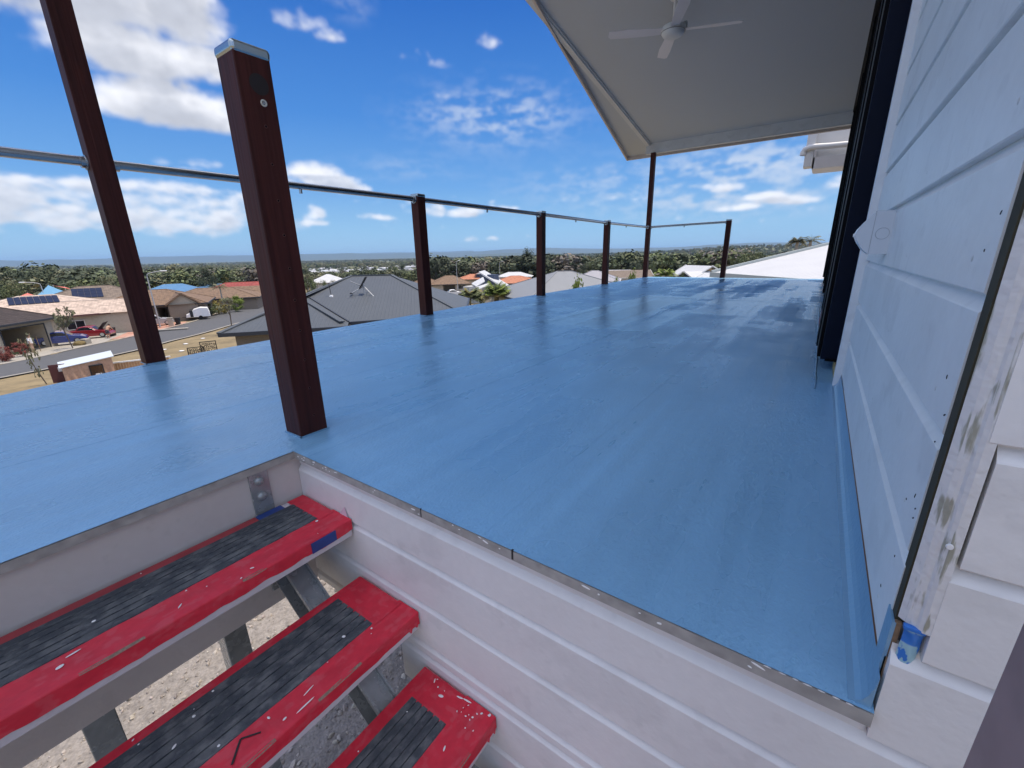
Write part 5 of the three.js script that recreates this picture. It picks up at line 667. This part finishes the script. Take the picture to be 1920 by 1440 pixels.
function trunkGeo(seed, forks = 4, w = .028, top = .62) { const r = rng(seed * 7 + 3), g = [], y0 = .22 + r() * .12; const taper = (a, b, r0, r1) => { const A = new THREE.Vector3(...a), Bv = new THREE.Vector3(...b), d = Bv.clone().sub(A), L = d.length(), c = new THREE.CylinderGeometry(r1, r0, L, 7); c.translate(0, L / 2, 0); c.applyQuaternion(new THREE.Quaternion().setFromUnitVectors(new THREE.Vector3(0, 1, 0), d.normalize())); c.translate(...a); return c; }; g.push(taper([0, -.05, 0], [.01, y0, 0], w, w * .75)); for (let i = 0; i < forks; i++) { const a = i / forks * 6.28 + r(), q = .12 + .16 * r(), m = [Math.cos(a) * q * .6, lerp(y0, top, .5), Math.sin(a) * q * .6]; g.push(taper([.01, y0 - .02, 0], m, w * .6, w * .42), taper(m, [Math.cos(a) * q * 1.3, top + .2 * r(), Math.sin(a) * q * 1.3], w * .42, w * .15)); } return merge(g); }
const TRUNK = { n: [1, 2, 3].map((s) => trunkGeo(s)), gum: [4].map((s) => trunkGeo(s, 6, .022, .8)), bush: [5].map((s) => trunkGeo(s, 5, .02, .5)), twig: [6, 7].map((s) => trunkGeo(s, 9, .018, .8)) };
const TREES = [
  ['dark', 84.38, 190, 11.0, 11.4, 'dark tree at the far left edge behind the pale roofs'],
  ['dark', 81.1, 190, 11.6, 17.3, 'broad dark spreading tree behind the cream tiled house'],
  ['dark', 82.88, 185, 11.0, 9.0, 'dark green tree left of the broad spreading tree'],
  ['mid', 84.03, 140, 7.3, 4.9, 'mid green bushy tree just above the pale shed roof at far left'],
  ['dark', 79.34, 230, 11.9, 13.0, 'dark tree right of the broad spreading tree'],
  ['dark', 78.3, 205, 11.6, 8.8, 'dark tree beside the tall near post'],
  ['olive', 77.95, 160, 8.2, 5.3, 'pale olive round tree touching the tall near post'],
  ['mid', 80.19, 150, 6.6, 5.6, 'green clump between the shade sails and the taupe roof'],
  ['dark', 69.97, 150, 9.4, 5.5, 'tall dark tree behind the palm on the brown house row'],
  ['rust', 69.0, 165, 8.3, 5.4, 'reddish brown tree right of the tall dark tree'],
  ['dark', 67.37, 175, 6.8, 9.7, 'dark low tree above the red tiled roof'],
  ['dark', 73.34, 190, 8.5, 8.6, 'dark tree above the right end of the blue roof'],
  ['dark', 74.75, 210, 8.5, 8.5, 'dark tree behind the street lamp'],
  ['mid', 71.89, 170, 6.8, 7.2, 'dull green tree above the brown tiled house'],
  ['bright', 67.97, 97, 3.1, 3.0, 'small bright green tree on the lawn before the white garage door'],
  ['mid', 70.41, 92, 2.5, 2.6, 'leafy green shrub beside the covered white trailer'],
  ['rust', 69.45, 94, 2.9, 3.1, 'orange and yellow leafy shrub beside the trailer'],
  ['dark', 53.76, 300, 10.7, 7.0, 'left one of two round dark trees above the grey roof ridge'],
  ['dark', 52.63, 300, 10.2, 6.0, 'right one of two round dark trees above the grey roof ridge'],
  ['mid', 50.45, 280, 10.1, 8.5, 'wide green tree above the right end of the grey ridge'],
  ['dark', 49.06, 290, 11.0, 4.8, 'narrow dark tree just left of the second capped post'],
  ['dark', 60.49, 160, 8.7, 4.9, 'dark tree left of the white hip roof'],
  ['mid', 58.65, 105, 5.1, 2.3, 'round green tree in front of the white hip roof'],
  ['mid', 60.38, 100, 5.9, 3.6, 'green garden tree at the left foot of the white hip roof'],
  ['grey', 44.27, 200, 8.3, 5.7, 'leafless grey brown tree right of the second capped post'],
  ['olive', 42.77, 215, 8.6, 7.2, 'yellow green tree behind the street lamp by the brown roof'],
  ['dark', 43.63, 190, 5.2, 8.9, 'low dark tree behind the brown hip roof'],
  ['dark', 33.04, 250, 17.2, 8.4, 'tallest dark gum tree left of the third capped post'],
  ['gum', 34.91, 220, 12.6, 6.8, 'gum tree with pale bare forked trunks behind the orange roof'],
  ['dark', 33.6, 230, 11.9, 7.8, 'dark tree behind the third capped post'],
  ['dark', 36.65, 240, 12.4, 10.6, 'dark tree behind the white skillion roof edge'],
  ['grey', 41.25, 230, 8.7, 7.8, 'grey twiggy tree above the orange roof dormer'],
  ['grey', 39.45, 225, 8.7, 7.0, 'grey twiggy tree above the white skillion roof'],
  ['mid', 37.79, 200, 6.8, 7.8, 'green shrubs below the grey trees'],
  ['mid', 21.94, 190, 9.7, 6.2, 'round green tree right of the fourth capped post'],
  ['mid', 24.47, 200, 9.6, 6.6, 'round green tree left of the fourth capped post'],
  ['dark', 26.01, 190, 7.9, 6.4, 'dark shrub above the lilac roof'],
  ['mid', 17.28, 170, 8.7, 3.8, 'green tree just right of the tall corner post'],
  ['dark', 19.06, 180, 8.1, 3.2, 'dark tree just left of the tall corner post'],
  ['dark', 13.81, 210, 11.1, 5.1, 'dark tree left of the wide green tree on the right'],
  ['mid', 12.16, 200, 12.1, 9.5, 'wide green tree above the white gabled roofs'],
  ['olive', 10.25, 205, 12.1, 7.2, 'olive tree above the white gabled roofs'],
  ['mid', 8.63, 210, 12.8, 8.3, 'green tree behind the capped end post'],
  ['mid', 6.66, 180, 11.9, 10.2, 'low green tree row above the big white roof'],
  ['bright', 26.37, 24, 4.6, 1.6, 'bright leafy bush at the deck edge left of the fourth post'],
  ['bright', 28.1, 22, 4.1, 0.9, 'small bright bush left of the leafy bush at the deck edge'],
  ['bright', 21.94, 32, 5.0, 1.1, 'bright shrub at the deck edge right of the fourth post'],
  ['bright', 19.84, 38, 5.5, 1.6, 'bright hedge shrub left of the corner post'],
  ['bright', 16.9, 48, 6.0, 1.3, 'leafy shrub right of the corner post'],
  ['mid', 14.14, 50, 5.9, 1.5, 'dark hedge shrub left of the white gabled house'],
];
const PALMS = [
  [69.12, 100, 6.1, 2.0, 'palm with drooping fronds before the red tiled roof'],
  [60.32, 130, 7.3, 2.1, 'tall palm left of the white hip roof'],
  [59.27, 110, 5.0, 1.0, 'thin palm at the left foot of the white roof'],
  [57.51, 100, 5.5, 1.0, 'small palm standing before the white hip roof'],
  [40.76, 58, 5.2, 1.9, 'dense dark date palm left of the fan palm'],
  [37.26, 54, 5.4, 1.6, 'shaggy yellow green fan palm before the grey roof'],
  [15.76, 46, 6.6, 1.2, 'bright yellow green palm right of the corner post'],
  [2.51, 44, 8.2, 0.7, 'left palm rising behind the big white roof'],
  [1.34, 46, 8.4, 0.8, 'right palm rising behind the big white roof'],
  [26.86, 235, 11.9, 1.6, 'left grey palm by the cream buildings'],
  [26.53, 238, 12.5, 1.6, 'right grey palm by the cream buildings'],
];
TREES.forEach(([k, az, d, h, w, label], i) => {
  const p = pol(az, d), near = d < 51, t = thing(near ? 'bush' : k === 'gum' ? 'gum_tree' : 'tree', label, near ? 'bush' : 'tree', p, i * 1.7), set = near ? CROWN.bush : k === 'gum' ? CROWN.gum : k === 'grey' ? CROWN.twig : h / d * 800 > 26 || w / d * 800 > 60 ? CROWN.big : d < 110 && h < 5 ? CROWN.bush : CROWN.big;
  const tr = near ? TRUNK.bush[0] : k === 'gum' ? TRUNK.gum[0] : k === 'grey' ? TRUNK.twig[i % 2] : TRUNK.n[i % 3], m = { dark: M.leafDark, mid: M.leafMid, olive: M.leafOlive, bright: M.leafBright, rust: M.leafYellow, gum: M.leafDark, grey: M.leafGrey }[k];
  const c = part('crown', set[i % set.length], m, t); c.scale.set(w, h, w); const b = part('trunk', tr, k === 'gum' || k === 'grey' ? M.barkPale : M.bark, t); b.scale.set(Math.min(w, h * .8), h, Math.min(w, h * .8));
});
{                                                              // street sapling, sticks, red shrubs and the dead plant
  const p = thing('sapling', 'thin street sapling with a loose green crown before the blue coupe', 'tree', pol(81.73, 62.6), .6); const c = part('crown', crownGeo(41, 520, { h0: .44, size: .03, clumps: 16, open: .3 }), M.leafOlive, p); c.scale.set(2.6, 4.6, 2.6); part('trunk', [rod([0, -.1, 0], [-.25, 2.0, .1], .05), rod([-.25, 2, .1], [-.7, 3.2, .5], .035), rod([-.25, 2.0, .1], [.3, 3.4, -.4], .035), rod([-.25, 2, .1], [-.3, 3.8, .1], .03)], M.bark, p);
  const st = (label, az, d, h) => { const t = thing('young_plant', label, 'plant', pol(az, d), az); part('stem', [rod([0, -.1, 0], [.05, h, .03], .03), rod([.3, -.1, .3], [.3, h * .8, .3], .03)], M.rawWood, t); const c = part('crown', crownGeo(Math.round(az * 10), 60, { h0: .3, size: .07, clumps: 8 }), M.leafOlive, t); c.scale.set(.9, h * 1.05, .9); };
  st('staked young plant on the dry verge left of the sapling', 84.18, 64, 1.9); st('smaller staked plant on the verge furthest left', 84.8, 63, 1.5);
  const rs = (label, az, d, w, h, s) => { const t = thing('red_shrub', label, 'shrub', pol(az, d)); const c = part('crown', CROWN.bush[s], M.leafRust, t); c.scale.set(w, h, w); const b = part('trunk', TRUNK.bush[0], M.bark, t); b.scale.set(w, h, w); };
  rs('red leaved shrub against the cream wall beside the open garage', 84.99, 61, 1.3, 1.5, 0); rs('red leaved shrub at the left edge before the cream pillars', 85.97, 58, 1.5, 1.5, 1);
  const dp = thing('dead_plant', 'tall dry brown plant leaning beside the notice board', 'plant', pol(83.93, 37, -.5), 1); part('stem', [rod([0, -.2, 0], [-.35, 1.5, .1], .03), rod([-.35, 1.5, .1], [-.5, 2.4, .1], .02)], M.bark, dp); const dc = part('crown', crownGeo(57, 60, { h0: .35, size: .06, clumps: 10 }), M.leafOlive, dp); dc.scale.set(.9, 2.7, .9); dc.position.set(-.35, 0, .1);
  const sc = thing('scraggly_tree', 'scraggly small tree rising behind the left corner of the grey roof', 'tree', pol(68.83, 60), 2); part('trunk', [rod([0, -.2, 0], [.2, 2.4, 0], .06), rod([.2, 2.0, 0], [-.5, 3.2, .3], .04), rod([.2, 2.2, 0], [.7, 3.5, -.3], .04)], M.bark, sc); const k = part('crown', crownGeo(58, 180, { h0: .55, size: .045, clumps: 9, open: .2 }), M.leafOlive, sc); k.scale.set(2.4, 4.2, 2.4);
  const ol = thing('garden_plants', 'low leafy garden plants under the eave of the grey roof', 'plants', [-24.0, ground(-24, -10), -9.6], 0); const oc = part('crown', CROWN.bush[2], M.leafBright, ol); oc.scale.set(2.6, .9, 1.6); oc.rotation.y = .9;
}
function frondGeo(seed, L, leaf, droop, up, width = .035) { // a rib with leaflets on both sides
  const r = rng(seed), P = [], I = [], n = 16, pt = (t) => [t * L * Math.cos(up) * (1 - .12 * t * droop), L * (Math.sin(up) * t - droop * t * t * .75), 0]; let k = 0;
  const quad = (a, b, c, d) => { P.push(...a, ...b, ...c, ...d); I.push(k, k + 1, k + 2, k, k + 2, k + 3); k += 4; };
  for (let i = 0; i < 8; i++) { const a = pt(i / 8), b = pt((i + 1) / 8), w = .012 * L * (1 - i / 9); quad([a[0], a[1], -w], [a[0], a[1], w], [b[0], b[1], w], [b[0], b[1], -w]); }
  for (let i = 1; i <= n; i++) for (const s of [-1, 1]) { const t = i / n, a = pt(t), l = leaf * L * Math.sin(Math.PI * (.12 + .8 * t)) * (.85 + .3 * r()), f = .45 * l, dn = -.35 * l * (.6 + r() * .8), w = width * L; quad([a[0] - w / 2, a[1], 0], [a[0] + w / 2, a[1], 0], [a[0] + f + w * .2, a[1] + dn, s * l], [a[0] + f - w * .2, a[1] + dn, s * l]); }
  const g = new THREE.BufferGeometry(); g.setAttribute('position', new THREE.Float32BufferAttribute(P, 3)); g.setIndex(I); g.computeVertexNormals(); const c = new Float32Array(P.length); for (let i = 0; i < c.length; i += 12) { const v = .8 + .4 * r(); c.fill(v, i, i + 12); } g.setAttribute('color', new THREE.BufferAttribute(c, 3)); return g;
}
PALMS.forEach(([az, d, h, r0, label], i) => {
  const rad = r0 * (i > 3 && i < 6 ? 2.1 : i === 6 ? 1.8 : i === 7 || i === 8 ? 2.0 : 1.3);
  const t = thing('palm', label, 'palm', pol(az, d), i), near = d < 45 || i === 4 || i === 5 || i === 6, fan = i === 5, n = i === 4 || i === 5 ? 44 : near ? 28 : 15, th = h - rad * (i === 7 || i === 8 ? .12 : .55);
  part('trunk', (() => { const g = new THREE.CylinderGeometry(.11 * (fan ? 2.4 : 1), .17 * (fan ? 2.2 : 1), th + .3, 10); g.translate(0, th / 2 - .1, 0); return g; })(), fan ? M.bark : M.barkPale, t);
  for (let k = 0; k < n; k++) { const ring = k / n, up = lerp(1.25, fan ? -.35 : -.15, Math.pow(ring, .8)), f = part('frond', frondGeo(i * 50 + k, rad * (.62 + .2 * ((k * 7) % 5) / 5) * (near ? .85 : 1), fan ? .42 : near ? .36 : .30, fan ? .35 : .55 + .3 * ((k * 3) % 4) / 4, up, near ? .06 : .04), i === 5 ? (ring > .6 ? M.leafYellow : M.leafBright) : i === 6 ? M.leafBright : i === 4 && k % 6 === 0 ? M.leafYellow : i === 4 ? M.leafMid : M.leafOlive, t); f.rotation.y = k * 2.39996; f.position.y = th; }
});
{                                                              // the woods: a mass nobody could count
  const r = rng(2024), mats = [M.leafDark, M.leafMid, M.leafOlive, M.leafGrey], lists = CROWN.far.flatMap((g, gi) => mats.map((m, mi) => ({ g, m, gi, mi, a: [] })));
  const add = (az, d, h, w, mi) => { const p = pol(az, d); lists[Math.floor(r() * CROWN.far.length) * mats.length + mi].a.push([p[0], p[1] - .4, p[2], w, h, r() * 6.28, (.72 + r() * .5) * (.7 + .65 * fbm(az * .8 + 40, d / 90, 3))]); };
  const gap = (az, d) => {
    if (az > 44.2 && az < 63 && d > 380 && d < 1480) return r() > .075 * (d > 900 ? 2.4 : 1);             // the estate
    if (az > 65.5 && az < 75.5 && d > 285 && d < 470) return r() > .22;                                   // smaller group of houses
    if (az > 13.5 && az < 23 && d > 330 && d < 520) return r() > .05;                                     // open paddock
    if (az > 3.5 && az < 9 && d > 330 && d < 570) return r() > .3;
    if (d > 1500 && d < 9000) return az > 40 && fbm(az * .6 + 300, d / 420, 3) < .40;
    return false;
  };
  const sow = (n, a0, a1, d0, d1, h0, h1, pick) => { for (let i = 0; i < n; i++) { const az = lerp(a0, a1, r()), d = Math.sqrt(lerp(d0 * d0, d1 * d1, r())); if (gap(az, d)) continue; const h = lerp(h0, h1, r() * r() * .5 + r() * .5); add(az, d, h, h * (.7 + r() * .85), pick(az, d)); } };
  const dk = (az, d) => { const q = r() + .5 * (fbm(az * .7, d / 60, 3) - .5); return q < .52 ? 0 : q < .72 ? 1 : q < .93 ? 2 : 3; }, ol = () => { const q = r(); return q < .22 ? 0 : q < .45 ? 1 : q < .94 ? 2 : 3; };
  sow(650, 8, 45, 190, 330, 9, 15, dk); sow(1700, -8, 45, 320, 520, 10, 17, dk); sow(2600, -14, 46, 520, 1000, 10, 18, dk); sow(700, -14, 8, 200, 330, 6, 11, dk);
  sow(300, 62, 96, 160, 260, 5, 13, dk); sow(1300, 62, 98, 260, 600, 7, 17, dk); sow(700, 44, 63, 240, 400, 5, 9, dk); sow(2600, 60, 100, 600, 1200, 8, 15, ol);
  sow(5200, 44, 100, 1200, 2600, 9, 17, ol); sow(3000, -14, 46, 1000, 2600, 9, 17, dk); sow(7000, -14, 100, 2600, 6500, 10, 20, ol); sow(900, 44, 63, 400, 1450, 5, 9, dk);
  const o = new THREE.Object3D(), c = new THREE.Color();
  for (const l of lists) { if (!l.a.length) continue; const im = new THREE.InstancedMesh(l.g, l.m, l.a.length); l.a.forEach(([x, y, z, w, h, t, k], i) => { o.position.set(x, y, z); o.rotation.y = t; o.scale.set(w, h, w); o.updateMatrix(); im.setMatrixAt(i, o.matrix); c.setRGB(k, k, k); im.setColorAt(i, c); }); im.name = numbered('woodland'); stuff(im, ['dark', 'mid green', 'olive', 'grey'][l.mi] + ' trees of the far woods that read as one mass', 'woodland'); im.castShadow = true; scene.add(im); }
}
renderer.render(scene, camera);
